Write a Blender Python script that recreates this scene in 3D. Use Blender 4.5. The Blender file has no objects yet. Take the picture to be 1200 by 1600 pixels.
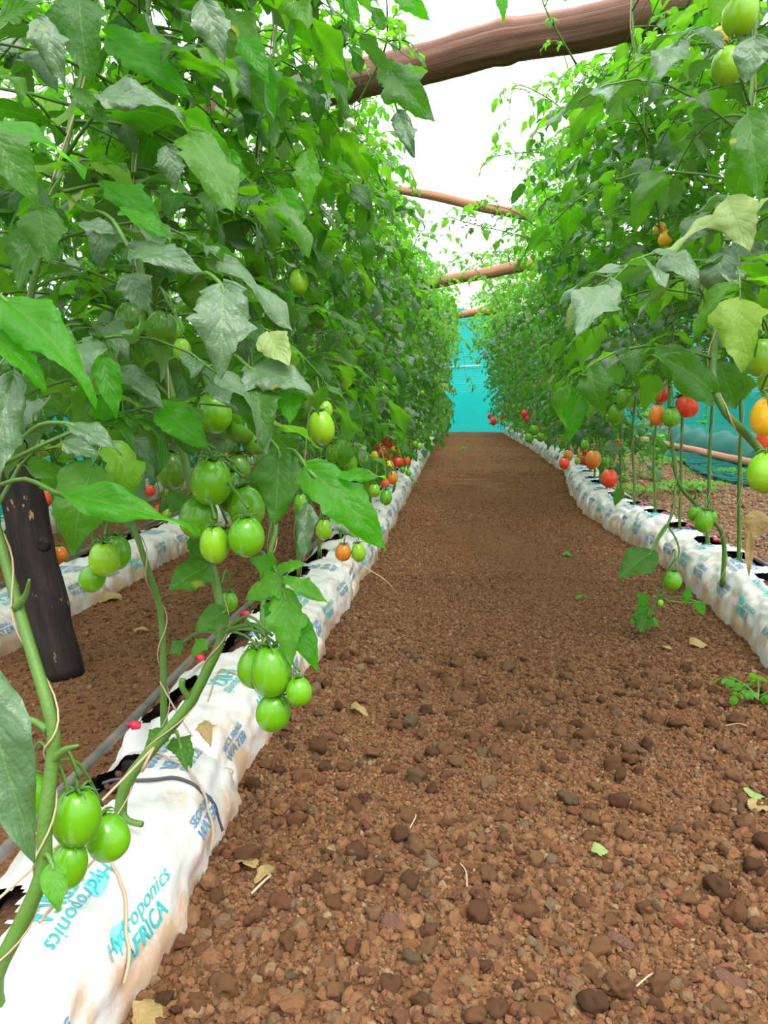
import bpy, bmesh, math, random
import numpy as np
from mathutils import Vector, Matrix, noise
R = math.radians
PI = math.pi
C = bpy.context.scene.collection
SC = bpy.context.scene

# ------------------------------------------------------------------ camera, sky, sun, exposure
F_PX, EYE = 1200.0, 0.75
YAW, PITCH = R(5.6), R(8.5)
CAM = Vector((0, 0, EYE))
FWD = Vector((-math.sin(YAW) * math.cos(PITCH), math.cos(YAW) * math.cos(PITCH), -math.sin(PITCH)))
RGT = Vector((math.cos(YAW), math.sin(YAW), 0))
UPV = RGT.cross(FWD)
cd = bpy.data.cameras.new('camera'); cam = bpy.data.objects.new('camera', cd); C.objects.link(cam)
cd.sensor_fit = 'VERTICAL'; cd.sensor_height = 36; cd.lens = 36 * F_PX / 1600
cd.clip_start = 0.02; cd.clip_end = 200
cam.location = CAM; cam.rotation_euler = (PI / 2 - PITCH, 0, YAW)
SC.camera = cam

W = bpy.data.worlds.new('overcast_sky'); SC.world = W; W.use_nodes = True
bg = W.node_tree.nodes['Background']
# overcast dome: brightest overhead, a third of that near the horizon, dull earth below it
bg.inputs[1].default_value = 3.7
_n, _l = W.node_tree.nodes, W.node_tree.links
_tc = _n.new('ShaderNodeTexCoord'); _sp = _n.new('ShaderNodeSeparateXYZ'); _rp = _n.new('ShaderNodeValToRGB')
_l.new(_tc.outputs['Generated'], _sp.inputs[0]); _l.new(_sp.outputs[2], _rp.inputs[0]); _l.new(_rp.outputs[0], bg.inputs[0])
_e = _rp.color_ramp.elements; _e.new(.02); _e[0].position = 0; _e[0].color = (.07, .06, .05, 1); _e[1].position = .01; _e[1].color = (.32, .33, .34, 1); _e[2].position = 1; _e[2].color = (.97, .985, 1, 1)
sd = bpy.data.lights.new('sun', 'SUN'); sun = bpy.data.objects.new('sun', sd); C.objects.link(sun)
sd.energy = 2.6; sd.angle = R(25); sd.color = (1, 0.96, 0.88)
sun.rotation_euler = (R(28), R(18), 0)
SC.view_settings.view_transform = 'Standard'; SC.view_settings.look = 'None'
SC.view_settings.gamma = 1; SC.view_settings.use_curve_mapping = False
SC.view_settings.exposure = 0.15
cy = SC.cycles
cy.max_bounces = 7; cy.diffuse_bounces = 4; cy.glossy_bounces = 2; cy.transmission_bounces = 5; cy.transparent_max_bounces = 8
cy.sample_clamp_indirect = 6; cy.use_denoising = True

def P(x, y, d):
    """photo pixel + distance in front of the camera -> point of the place"""
    return CAM + FWD * d + RGT * ((x - 600) / F_PX * d) - UPV * ((y - 800) / F_PX * d)
def proj(p):
    v = Vector(p) - CAM; d = v.dot(FWD)
    if d < 0.05: return (-9999, -9999, d)
    return (600 + v.dot(RGT) / d * F_PX, 800 - v.dot(UPV) / d * F_PX, d)
def interp(t, pts): return float(np.interp(t, [a for a, b in pts], [b for a, b in pts]))

# ------------------------------------------------------------------ helpers
def tag(o, label=None, cat=None, group=None, kind=None):
    if label: o['label'] = label
    if cat: o['category'] = cat
    if group: o['group'] = group
    if kind: o['kind'] = kind
    return o
def empty(name, loc, label=None, cat=None, group=None):
    o = bpy.data.objects.new(name, None); C.objects.link(o); o.location = loc; o.empty_display_size = .05
    return tag(o, label, cat, group)
def link(name, me, parent=None, loc=None):
    o = bpy.data.objects.new(name, me); C.objects.link(o)
    if parent: o.parent = parent
    if loc is not None: o.location = loc
    return o
class Buf:
    """collects vertices and quads/tris, then becomes ONE mesh"""
    def __init__(s): s.v = []; s.f = []; s.n = 0; s.uv = []; s.mi = []
    def add(s, v, f, uv=None, mi=0):
        v = np.asarray(v, float)
        s.v.append(v); s.f += [tuple(int(i) + s.n for i in q) for q in f]; s.n += len(v)
        s.uv.append(np.asarray(uv, float) if uv is not None else np.zeros((len(v), 2)))
        s.mi += [mi] * len(f)
    def mesh(s, name, mats, smooth=True, off=None):
        me = bpy.data.meshes.new(name)
        V = np.concatenate(s.v) if s.v else np.zeros((0, 3))
        if off is not None: V = V - np.array(off)
        me.from_pydata(V.tolist(), [], s.f)
        if s.n:
            uv = me.uv_layers.new(name='UVMap'); UV = np.concatenate(s.uv)
            li = np.zeros(len(me.loops), int); me.loops.foreach_get('vertex_index', li)
            uv.data.foreach_set('uv', UV[li].ravel())
            me.polygons.foreach_set('material_index', s.mi)
            me.polygons.foreach_set('use_smooth', [smooth] * len(s.f))
        for m in (mats if isinstance(mats, (list, tuple)) else [mats]): me.materials.append(m)
        me.update(); return me
def frames(pts):
    pts = [Vector(p) for p in pts]; out = []; ref = Vector((0.13, 0.21, 1)).normalized()
    for i, p in enumerate(pts):
        t = (pts[min(i + 1, len(pts) - 1)] - pts[max(i - 1, 0)])
        t = t.normalized() if t.length > 1e-9 else Vector((0, 0, 1))
        if i == 0:
            a = t.cross(ref)
            if a.length < .05: a = t.cross(Vector((1, 0, 0)))
        else:
            a = out[-1][1] - t * out[-1][1].dot(t)
        a.normalize(); out.append((p, a, t.cross(a), t))
    return out
def tube(buf, pts, rad, n=6, mi=0):
    fr = frames(pts); m = len(fr)
    rs = rad if isinstance(rad, (list, tuple)) else [rad] * m
    v = []; f = []
    for (p, a, b, t), r in zip(fr, rs):
        for k in range(n):
            q = p + (a * math.cos(2 * PI * k / n) + b * math.sin(2 * PI * k / n)) * r
            v.append(q)
    for i in range(m - 1):
        for k in range(n):
            k2 = (k + 1) % n; f.append((i * n + k, i * n + k2, i * n + n + k2, i * n + n + k))
    f.append(tuple(range(n))[::-1]); f.append(tuple(range((m - 1) * n, m * n)))
    uv = [(k / n, i / max(1, m - 1)) for i in range(m) for k in range(n)]
    buf.add([tuple(q) for q in v], f, uv, mi)
def smoothpath(pts, k=5):
    pts = [Vector(p) for p in pts]; out = []
    for i in range(len(pts) - 1):
        p0, p1, p2, p3 = pts[max(i - 1, 0)], pts[i], pts[i + 1], pts[min(i + 2, len(pts) - 1)]
        for j in range(k):
            t = j / k
            out.append(.5 * ((2 * p1) + (p2 - p0) * t + (2 * p0 - 5 * p1 + 4 * p2 - p3) * t * t + (3 * p1 - p0 - 3 * p2 + p3) * t ** 3))
    out.append(pts[-1]); return out
def lerps(a, b, n): return [a + (b - a) * i / (n - 1) for i in range(n)]

# ------------------------------------------------------------------ materials
class M:
    def __init__(s, name):
        s.m = bpy.data.materials.new(name); s.m.use_nodes = True; s.t = s.m.node_tree; s.N = s.t.nodes; s.L = s.t.links
        s.p = s.N['Principled BSDF']; s.out = s.N['Material Output']
    def n(s, ty, **kw):
        q = s.N.new(ty)
        for k, v in kw.items():
            if k in q.inputs: q.inputs[k].default_value = v
            else: setattr(q, k, v)
        return q
    def l(s, a, b): s.L.new(a, b)
    def set(s, **kw):
        for k, v in kw.items():
            k = k.replace('_', ' ')
            s.p.inputs[k].default_value = (*v, 1) if isinstance(v, tuple) and len(v) == 3 else v
        return s
    def ramp(s, fac, stops, interp='LINEAR'):
        r = s.n('ShaderNodeValToRGB'); r.color_ramp.interpolation = interp; e = r.color_ramp.elements
        while len(e) < len(stops): e.new(.5)
        for q, (a, c) in zip(e, stops): q.position = a; q.color = (*c, 1) if len(c) == 3 else c
        s.l(fac, r.inputs[0]); return r.outputs[0]
    def noise(s, scale, detail=4, coord='Object', vec=None, rough=.55):
        q = s.n('ShaderNodeTexNoise'); q.inputs['Scale'].default_value = scale; q.inputs['Detail'].default_value = detail
        q.inputs['Roughness'].default_value = rough
        if vec is None: vec = s.n('ShaderNodeTexCoord').outputs[coord]
        s.l(vec, q.inputs['Vector']); return q.outputs['Fac']
    def mix(s, fac, a, b, mode='MIX'):
        q = s.n('ShaderNodeMix', data_type='RGBA', blend_type=mode)
        for sock, v in ((q.inputs['Factor'], fac), (q.inputs['A'], a), (q.inputs['B'], b)):
            pass
        fa = q.inputs[0]; A = q.inputs[6]; B = q.inputs[7]
        for sock, v in ((fa, fac), (A, a), (B, b)):
            if hasattr(v, 'is_output'): s.l(v, sock)
            elif isinstance(v, tuple): sock.default_value = (*v, 1)
            else: sock.default_value = v
        return q.outputs[2]
    def math(s, op, a, b=0.0):
        q = s.n('ShaderNodeMath', operation=op)
        for i, v in enumerate((a, b)):
            if hasattr(v, 'is_output'): s.l(v, q.inputs[i])
            else: q.inputs[i].default_value = v
        return q.outputs[0]
    def bump(s, h, strength=.3, dist=.01):
        q = s.n('ShaderNodeBump'); q.inputs['Strength'].default_value = strength; q.inputs['Distance'].default_value = dist
        s.l(h, q.inputs['Height']); s.l(q.outputs[0], s.p.inputs['Normal']); return q.outputs[0]

def leaf_material(name, stops, trans, tmix=.4, spot=0.0, spec=.28):
    k = M(name); k.set(Roughness=.38, Specular_IOR_Level=spec)
    geo = k.n('ShaderNodeNewGeometry'); rnd = geo.outputs['Random Per Island']
    col = k.ramp(rnd, stops)
    uvn = k.n('ShaderNodeTexCoord'); sep = k.n('ShaderNodeSeparateXYZ'); k.l(uvn.outputs['UV'], sep.inputs[0])
    u, v = sep.outputs[0], sep.outputs[1]
    au = k.math('ABSOLUTE', k.math('SUBTRACT', u, .5))
    mid = k.math('LESS_THAN', au, .014)
    ph = k.math('SUBTRACT', k.math('MULTIPLY', v, 6.5), k.math('MULTIPLY', k.math('POWER', au, .8), 4.5))
    saw = k.math('ABSOLUTE', k.math('SUBTRACT', k.math('FRACT', ph), .5))
    side = k.math('MULTIPLY', k.math('LESS_THAN', saw, .022), .7)
    vein = k.math('MULTIPLY', k.math('MAXIMUM', mid, side), .5)
    nz = k.noise(26, 3)
    col = k.mix(vein, col, (.14, .32, .06))
    col = k.mix(k.math('MULTIPLY', nz, .5), col, (.012, .07, .008))
    if spot > 0:
        s = k.noise(22, 1); sm = k.ramp(s, [(0, (0, 0, 0)), (.745, (0, 0, 0)), (.775, (1, 1, 1)), (1, (1, 1, 1))])
        col = k.mix(k.math('MULTIPLY', sm, spot), col, (.75, .55, .04))
    back = k.mix(.4, col, (.15, .29, .06))
    fin = k.mix(geo.outputs['Backfacing'], col, back)
    k.l(fin, k.p.inputs['Base Color'])
    # quilted surface between the veins
    q = k.math('ADD', k.math('MULTIPLY', k.math('MINIMUM', saw, .3), .55), k.math('MULTIPLY', k.noise(85, 3), 1.3))
    k.bump(q, .5, .004)
    tr = k.n('ShaderNodeBsdfTranslucent'); tc = k.mix(vein, k.ramp(rnd, trans), (.35, .6, .08))
    k.l(tc, tr.inputs[0])
    mx = k.n('ShaderNodeMixShader'); mx.inputs[0].default_value = tmix
    k.l(k.p.outputs[0], mx.inputs[1]); k.l(tr.outputs[0], mx.inputs[2]); k.l(mx.outputs[0], k.out.inputs[0])
    return k.m
M_leaf = leaf_material('tomato_leaf', [(0, (.016, .072, .005)), (.35, (.030, .112, .006)), (.6, (.048, .145, .012)), (.82, (.066, .20, .006)), (.97, (.15, .30, .02)), (1, (.34, .36, .05))],
                       [(0, (.07, .40, .002)), (1, (.20, .66, .006))], .35, .25)
M_leaf_grey = leaf_material('grey_leaf', [(0, (.060, .125, .055)), (1, (.12, .20, .10))], [(0, (.06, .36, .01)), (1, (.12, .45, .02))], .2, .2, .55)  # greyer, paler leaf colour with a stronger specular level
M_leaf_bright = leaf_material('backlit_green_leaf', [(0, (.04, .22, .004)), (1, (.065, .28, .006))], [(0, (.09, .62, .002)), (1, (.16, .75, .004))], .5, .3)  # brighter leaf copy: the glow of backlit blades is put into its colours
M_leaf_young = leaf_material('young_leaf', [(0, (.06, .26, .018)), (.6, (.10, .34, .025)), (1, (.22, .42, .03))], [(0, (.14, .65, .01)), (1, (.3, .75, .03))], .45)
M_leaf_pale = leaf_material('pale_leaf', [(0, (.30, .42, .13)), (1, (.40, .50, .2))], [(0, (.4, .7, .15)), (1, (.5, .75, .2))], .3)
M_leaf_dry = leaf_material('dry_leaf', [(0, (.34, .20, .08)), (1, (.55, .38, .17))], [(0, (.5, .3, .1)), (1, (.6, .4, .15))], .2)

def simple(name, col, rough=.5, nscale=0, ncol=None, nfac=.5, bump=0, bscale=60, bdist=.003, spec=.5):
    k = M(name); k.set(Roughness=rough, Specular_IOR_Level=spec)
    if nscale:
        f = k.math('MULTIPLY', k.noise(nscale, 4), nfac * 1.6)
        k.l(k.mix(f, col, ncol), k.p.inputs['Base Color'])
    else: k.set(Base_Color=col)
    if bump: k.bump(k.noise(bscale, 4), bump, bdist)
    return k.m
M_stem = simple('green_stem', (.10, .23, .025), .5, 40, (.05, .13, .015), .6, .3, 200)
M_stem_dark = simple('dull_stem_skin', (.10, .22, .04), .55, 40, (.06, .13, .03), .6)  # slightly duller stem green, close to the main one
M_calyx = simple('calyx_green', (.05, .15, .02), .55)
M_twine = simple('jute_twine', (.55, .42, .27), .85, 300, (.35, .25, .15), .6)
M_cord = simple('dark_cord', (.07, .07, .07), .7)
M_pipe = simple('black_drip_pipe', (.035, .036, .040), .45, 22, (.22, .19, .16), .7, .2, 80)
M_cap = simple('red_dripper_cap', (.75, .02, .06), .35)
M_flower = simple('yellow_petals', (.85, .62, .03), .5)
def fruit(name, col, col2, sss=.15):
    k = M(name); k.set(Roughness=.24, Specular_IOR_Level=.5, Coat_Weight=.08, Coat_Roughness=.12)
    tc = k.n('ShaderNodeTexCoord'); sep = k.n('ShaderNodeSeparateXYZ'); k.l(tc.outputs['Generated'], sep.inputs[0])
    oi = k.n('ShaderNodeObjectInfo')
    f = k.math('ADD', k.math('MULTIPLY', sep.outputs[2], .75), k.math('MULTIPLY', k.noise(9, 2), .35))
    c = k.ramp(f, [(.15, col2), (.95, col)])
    c = k.mix(k.math('MULTIPLY', oi.outputs['Random'], .35), c, col2)
    k.l(c, k.p.inputs['Base Color'])
    k.set(Subsurface_Weight=sss, Subsurface_Scale=.012); k.p.inputs['Subsurface Radius'].default_value = (.6, .9, .2)
    return k.m
FR = {'green': fruit('green_tomato_skin', (.075, .275, .004), (.15, .42, .005)),
      'lime': fruit('lime_tomato_skin', (.18, .43, .010), (.27, .53, .014)),
      'dark': fruit('deep_green_tomato_skin', (.05, .17, .010), (.10, .26, .012)),
      'yellow': fruit('yellow_tomato_skin', (.80, .40, .01), (.90, .52, .02)),
      'orange': fruit('orange_tomato_skin', (.50, .22, .02), (.78, .22, .015)),
      'red': fruit('red_tomato_skin', (.72, .10, .025), (.80, .045, .02)),
      'pink': fruit('pink_red_tomato_skin', (.75, .05, .06), (.80, .03, .04))}

def ground_mat(name, stone=False, light=1.0, tint=(.66, .68, .58)):
    k = M(name); k.set(Roughness=.92, Specular_IOR_Level=.15)
    g = lambda c: tuple(a * light * b for a, b in zip(c, tint))
    if stone:
        geo = k.n('ShaderNodeNewGeometry')
        c = k.ramp(geo.outputs['Random Per Island'], [(0, g((.12, .055, .034))), (.2, g((.21, .095, .052))), (.5, g((.30, .140, .072))), (.72, g((.37, .185, .10))), (.86, g((.20, .15, .10))), (.93, g((.33, .115, .065))), (1, g((.46, .33, .21)))])
        nz = k.noise(170, 4); c = k.mix(k.math('MULTIPLY', nz, .75), c, g((.13, .06, .034)), 'MIX')
        k.l(c, k.p.inputs['Base Color']); k.bump(k.noise(420, 3), .7, .003)
    else:
        n1 = k.noise(4, 5); n2 = k.noise(150, 5, rough=.7)
        c = k.ramp(n2, [(.3, g((.11, .050, .028))), (.5, g((.27, .125, .062))), (.72, g((.40, .205, .11)))])
        c = k.mix(k.math('MULTIPLY', n1, .5), c, g((.24, .105, .048)))
        k.l(c, k.p.inputs['Base Color'])
        vo = k.n('ShaderNodeTexVoronoi'); vo.inputs['Scale'].default_value = 95; k.l(k.n('ShaderNodeTexCoord').outputs['Object'], vo.inputs['Vector'])
        h = k.math('ADD', k.math('MULTIPLY', vo.outputs['Distance'], -.8), n2); k.bump(h, .9, .012)
    return k.m
M_ground = ground_mat('volcanic_soil', False, 1.2)
M_scoria = ground_mat('scoria', True, 1.06)
M_scoria_fine = ground_mat('fine_grit', True, 1.42)
M_scoria_pale = ground_mat('pale_scoria', True, 1.5, (.62, .82, .88))
M_soil = simple('potting_soil', (.085, .045, .028), .95, 60, (.20, .10, .06), .8, .9, 120, .01, .1)

def bag_mat():
    k = M('white_bag_plastic'); k.set(Roughness=.42, Specular_IOR_Level=.4)
    geo = k.n('ShaderNodeNewGeometry'); tc = k.n('ShaderNodeTexCoord').outputs['Object']
    sep = k.n('ShaderNodeSeparateXYZ'); k.l(tc, sep.inputs[0])
    base = (.62, .615, .595)
    # splashed mud: own blotches, denser where the bag meets the gravel
    n = k.noise(9, 5, vec=tc, rough=.65); low = k.n('ShaderNodeMapRange'); k.l(sep.outputs[2], low.inputs[0])
    low.inputs[1].default_value = 0; low.inputs[2].default_value = .12; low.inputs[3].default_value = .17; low.inputs[4].default_value = 0
    f = k.math('ADD', n, low.outputs[0])
    s = k.ramp(f, [(0, (0, 0, 0)), (.585, (0, 0, 0)), (.72, (.8, .8, .8)), (1, (1, 1, 1))])
    c = k.mix(s, base, (.50, .31, .17))
    w = k.ramp(k.noise(38, 2, vec=tc), [(0, (0, 0, 0)), (.72, (0, 0, 0)), (.78, (.5, .5, .5)), (1, (.6, .6, .6))])
    c = k.mix(w, c, (.46, .28, .16))
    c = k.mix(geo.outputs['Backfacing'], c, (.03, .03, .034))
    k.l(c, k.p.inputs['Base Color'])
    mp = k.n('ShaderNodeMapping'); mp.inputs['Scale'].default_value = (24, 9, 24); k.l(tc, mp.inputs[0])
    k.bump(k.noise(1, 3, vec=mp.outputs[0], rough=.5), .22, .012)
    k.set(Subsurface_Weight=.05, Subsurface_Scale=.01)
    return k.m
M_bag = bag_mat()
M_ink_teal = simple('teal_print', (.02, .42, .45), .45)
M_ink_teal_pale = simple('pale_teal_print', (.22, .62, .62), .45)
M_ink_blue = simple('blue_print', (.09, .24, .42), .45)

def wood(name, c1, c2, sc=(3, 40, 40), bump=.5, patches=None):
    k = M(name); k.set(Roughness=.75, Specular_IOR_Level=.2)
    tc = k.n('ShaderNodeTexCoord').outputs['UV']; mp = k.n('ShaderNodeMapping'); mp.inputs['Scale'].default_value = sc; k.l(tc, mp.inputs[0])
    n = k.noise(1, 5, vec=mp.outputs[0]); c = k.ramp(n, [(.3, c1), (.7, c2)])
    if patches:
        m2 = k.n('ShaderNodeMapping'); m2.inputs['Scale'].default_value = (9, 9, 1); k.l(tc, m2.inputs[0])
        s = k.ramp(k.noise(1, 4, vec=m2.outputs[0]), [(0, (0, 0, 0)), (.645, (0, 0, 0)), (.665, (1, 1, 1)), (1, (1, 1, 1))])
        c = k.mix(s, c, patches)
    k.l(c, k.p.inputs['Base Color']); k.bump(n, bump, .01); return k.m
M_log = wood('weathered_log', (.09, .042, .03), (.30, .165, .12), (14, 2.2, 1), .8)
M_pole = wood('pale_brown_pole', (.28, .13, .07), (.45, .24, .14), (8, 4, 1))
M_post = wood('tarred_post', (.010, .008, .008), (.035, .024, .022), (14, 4, 1), .8, (.30, .19, .10))
M_bark = wood('bark_chunk', (.09, .045, .035), (.19, .09, .065), (14, 3, 1), .8)

def net_mat(name, col, tcol, stripe=150, gap=.30, axis=2):
    k = M(name); k.set(Roughness=.6, Base_Color=col, Specular_IOR_Level=.2)
    tc = k.n('ShaderNodeTexCoord').outputs['Object']; sep = k.n('ShaderNodeSeparateXYZ'); k.l(tc, sep.inputs[0])
    dist = k.math('MULTIPLY', k.noise(3, 2, vec=tc), .05)
    z = k.math('ADD', sep.outputs[axis], dist)
    fr = k.math('FRACT', k.math('MULTIPLY', z, stripe))
    hole = k.math('LESS_THAN', fr, gap)
    nz = k.noise(2.2, 3, vec=tc)
    k.l(k.mix(k.math('MULTIPLY', nz, .5), col, tuple(x * .75 for x in col)), k.p.inputs['Base Color'])
    tr = k.n('ShaderNodeBsdfTranslucent'); tr.inputs[0].default_value = (*tcol, 1)
    a = k.n('ShaderNodeMixShader'); a.inputs[0].default_value = .6; k.l(k.p.outputs[0], a.inputs[1]); k.l(tr.outputs[0], a.inputs[2])
    tp = k.n('ShaderNodeBsdfTransparent'); tp.inputs[0].default_value = (.55, .9, .85, 1)
    b = k.n('ShaderNodeMixShader'); k.l(hole, b.inputs[0]); k.l(a.outputs[0], b.inputs[1]); k.l(tp.outputs[0], b.inputs[2])
    k.l(b.outputs[0], k.out.inputs[0]); return k.m
M_net = net_mat('teal_shade_net', (.002, .20, .17), (.004, .36, .30), 45, .12)
M_net_end = net_mat('end_shade_net', (.010, .37, .345), (.014, .56, .52), 30, .04)
M_net_dark = simple('folded_dark_green_net', (.004, .085, .07), .7, 6, (.005, .16, .13), .6)
def poly_mat():
    k = M('white_polythene'); k.set(Roughness=.4, Base_Color=(.85, .86, .85))
    tr = k.n('ShaderNodeBsdfTranslucent'); tr.inputs[0].default_value = (.9, .92, .92, 1)
    a = k.n('ShaderNodeMixShader'); a.inputs[0].default_value = .6; k.l(k.p.outputs[0], a.inputs[1]); k.l(tr.outputs[0], a.inputs[2]); k.l(a.outputs[0], k.out.inputs[0]); return k.m
M_poly = poly_mat()
M_white_frame = simple('pale_teal_frame', (.30, .70, .68), .5)

# ------------------------------------------------------------------ ground
END_Y = 17.0
RNG = random.Random(7)
def gz(x, y):
    return .012 * noise.noise(Vector((x * 1.7, y * 1.7, 3))) + .006 * noise.noise(Vector((x * 6, y * 6, 9)))
def build_floor():
    b = Buf(); xs = np.concatenate([np.linspace(-6, -1.6, 12), np.linspace(-1.5, 1.4, 60), np.linspace(1.5, 7, 16)])
    ys = np.concatenate([np.linspace(-2, .5, 8), np.linspace(.55, 6, 110), np.linspace(6.1, 22, 60)])
    v = [(x, y, gz(x, y)) for y in ys for x in xs]; nx = len(xs)
    f = [(j * nx + i, j * nx + i + 1, (j + 1) * nx + i + 1, (j + 1) * nx + i) for j in range(len(ys) - 1) for i in range(nx - 1)]
    b.add(v, f); tag(link('floor', b.mesh('floor', M_ground)), kind='structure')
build_floor()

# row geometry (x of the row's middle as it wanders along y)
LEFT_PTS = [(0, -.515), (1, -.515), (1.5, -.535), (2.5, -.52), (4, -.50), (6, -.51), (18, -.51)]
RIGHT_PTS = [(0, 1.02), (2.2, 1.02), (3.1, 1.05), (3.8, 1.03), (5.1, .95), (6.2, 1.02), (7.7, 1.18), (11.6, 1.18), (18, .98)]
LX = lambda y: interp(y, LEFT_PTS)
RX = lambda y: interp(y, RIGHT_PTS)
BX = lambda y: -1.44
BAG_W, BAG_H, BAG_L = .25, .14, .75

# ------------------------------------------------------------------ gravel
def ico(sub):
    bm = bmesh.new(); bmesh.ops.create_icosphere(bm, subdivisions=sub, radius=1)
    v = np.array([q.co[:] for q in bm.verts]); f = np.array([[x.index for x in q.verts] for q in bm.faces]); bm.free(); return v, f
def stone_templates(sub, n, amp, seed):
    v0, f = ico(sub); out = []
    for i in range(n):
        r = random.Random(seed + i); v = v0.copy(); o = Vector((r.random() * 50,) * 3)
        for j in range(len(v)):
            d = 1 + amp * noise.noise(Vector(v[j]) * 1.3 + o) * 1.6 + amp * .5 * noise.noise(Vector(v[j]) * 3 + o)
            v[j] *= d
        # a few cut faces make it angular
        for _ in range(4):
            nrm = np.array([r.gauss(0, 1) for _ in range(3)]); nrm /= np.linalg.norm(nrm); h = .62 + .2 * r.random()
            d = v @ nrm; k = d > h; v[k] -= np.outer(d[k] - h, nrm)
        v *= np.array([1, .7 + .4 * r.random(), .6 + .3 * r.random()]); out.append(v)
    return out, f
def rots(n, rs):
    q = rs.normal(size=(n, 4)); q /= np.linalg.norm(q, axis=1)[:, None]; w, x, y, z = q.T
    return np.stack([1 - 2 * (y * y + z * z), 2 * (x * y - z * w), 2 * (x * z + y * w), 2 * (x * y + z * w), 1 - 2 * (x * x + z * z), 2 * (y * z - x * w), 2 * (x * z - y * w), 2 * (y * z + x * w), 1 - 2 * (x * x + y * y)], 1).reshape(n, 3, 3)
def gravel(name, groups, mat, label):
    VV = []; FF = []; base = 0
    for pos, size, sub, seed in groups:
        T, f = stone_templates(sub, 10, .35, seed); rs = np.random.default_rng(seed); n = len(pos); idx = rs.integers(0, len(T), n)
        Rm = rots(n, rs)
        for k in range(len(T)):
            w = np.where(idx == k)[0]
            if not len(w): continue
            v = np.einsum('nij,vj->nvi', Rm[w], T[k]) * size[w][:, None, None] + pos[w][:, None, :]
            nv = len(T[k]); VV.append(v.reshape(-1, 3))
            FF.append((f[None] + (np.arange(len(w)) * nv)[:, None, None] + base).reshape(-1, 3)); base += nv * len(w)
    V = np.concatenate(VV).astype(np.float32); Fa = np.concatenate(FF).astype(np.int32)
    me = bpy.data.meshes.new(name); me.vertices.add(len(V)); me.vertices.foreach_set('co', V.ravel())
    me.loops.add(len(Fa) * 3); me.loops.foreach_set('vertex_index', Fa.ravel())
    me.polygons.add(len(Fa)); me.polygons.foreach_set('loop_start', np.arange(len(Fa), dtype=np.int32) * 3)
    me.update(calc_edges=True); me.validate(); me.materials.append(mat); me.polygons.foreach_set('use_smooth', [False] * len(Fa))
    tag(link(name, me), label, 'gravel', kind='stuff')
def scatter(n, x0, x1, y0, y1, rmed, sig, seed, rmax=.02, keep=None, ypow=1.0):
    rs = np.random.default_rng(seed); x = rs.uniform(x0, x1, n); y = y0 + (y1 - y0) * rs.uniform(0, 1, n) ** ypow
    r = np.clip(rmed * np.exp(rs.normal(0, sig, n)), .0015, rmax)
    if keep is not None:
        k = keep(x, y, r); x, y, r = x[k], y[k], r[k]
    z = np.array([gz(a, b) for a, b in zip(x, y)]) + r * rs.uniform(-.15, .45, len(r))
    return np.stack([x, y, z], 1), r
def inpath(x, y, r):
    lx = np.interp(y, *zip(*LEFT_PTS)) + BAG_W / 2; rx = np.interp(y, *zip(*RIGHT_PTS)) - BAG_W / 2
    k = (x > lx - .01) & (x < rx + .01)
    # trodden fine patches in the path hold few big stones
    fine = np.array([noise.noise(Vector((a * 1.6 + 3, b * 1.1, 1))) for a, b in zip(x, y)])
    mid = np.exp(-((x - .25) / .42) ** 2) * np.clip((y - 1.2) / 1.5, 0, 1)
    lim = .0125 - .005 * mid - .004 * np.clip(fine * 3, 0, 1)
    lim = np.where(y < 1.3, .03, lim)
    return k & (r < lim)
def frustum(x, y, r):
    v = np.stack([x, y, np.zeros_like(x) - EYE], 1); d = v @ np.array(FWD); px = 600 + (v @ np.array(RGT)) / d * F_PX; py = 800 - (v @ np.array(UPV)) / d * F_PX
    return (px > -60) & (px < 1260) & (py < 1660) & (d > 0)
A1 = scatter(52000, -.5, .95, .62, 3.3, .0058, .38, 11, keep=lambda x, y, r: inpath(x, y, r) & frustum(x, y, r))
A2 = scatter(60000, -.5, 1.1, 3.2, 8, .0055, .35, 12, keep=lambda x, y, r: inpath(x, y, r), ypow=1.4)
A3 = scatter(16000, -1.35, -.6, 1.2, 6, .005, .35, 13, keep=lambda x, y, r: frustum(x, y, r))
A4 = scatter(26000, 1.1, 3.4, 2.8, 12, .011, .35, 14, ypow=1.3)
A6 = scatter(120000, -.5, 1.1, .9, 7.5, .0034, .25, 16, rmax=.006, keep=lambda x, y, r: inpath(x, y, r) & frustum(x, y, r), ypow=1.2)
A5 = scatter(9000, -.5, 1.2, 7.8, END_Y, .007, .3, 15, keep=inpath)
big_p, big_r = scatter(900, -.42, .9, .66, 2.2, .0125, .28, 21, .021, keep=lambda x, y, r: frustum(x, y, r))
vis = []
for p, r in zip(big_p, big_r):
    X, Y, d = proj(p)
    lx = LX(p[1]) + BAG_W / 2 + .012; rx = RX(p[1]) - BAG_W / 2 - .012
    if 0 < X < 1200 and Y < 1600 and lx < p[0] < rx: vis.append((r / d, tuple(p), r))
vis.sort(reverse=True)
gravel('gravel', [(*A1, 2, 100), (*A3, 1, 300)], M_scoria, 'reddish brown volcanic gravel covering the walking paths')
gravel('gravel', [(*A2, 1, 200), (*A5, 1, 500), (*A6, 1, 600)], M_scoria_fine, 'fine trodden brown grit in the middle and far stretch of the path')
gravel('gravel', [(*A4, 1, 400)], M_scoria_pale, 'paler gravel between the right bags and the teal side net')
T2, f2 = stone_templates(3, 8, .4, 900); sm = []
for t in T2:
    b = Buf(); b.add(t, f2.tolist()); sm.append(b.mesh('scoria_stone', M_scoria, True))
def scoria_single():
    k = ground_mat('scoria_lump', True, .95)
    for n in list(k.node_tree.nodes):
        if n.type == 'NEW_GEOMETRY':
            oi = k.node_tree.nodes.new('ShaderNodeObjectInfo')
            for l in list(n.outputs['Random Per Island'].links): k.node_tree.links.new(oi.outputs['Random'], l.to_socket)
    return k
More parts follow.
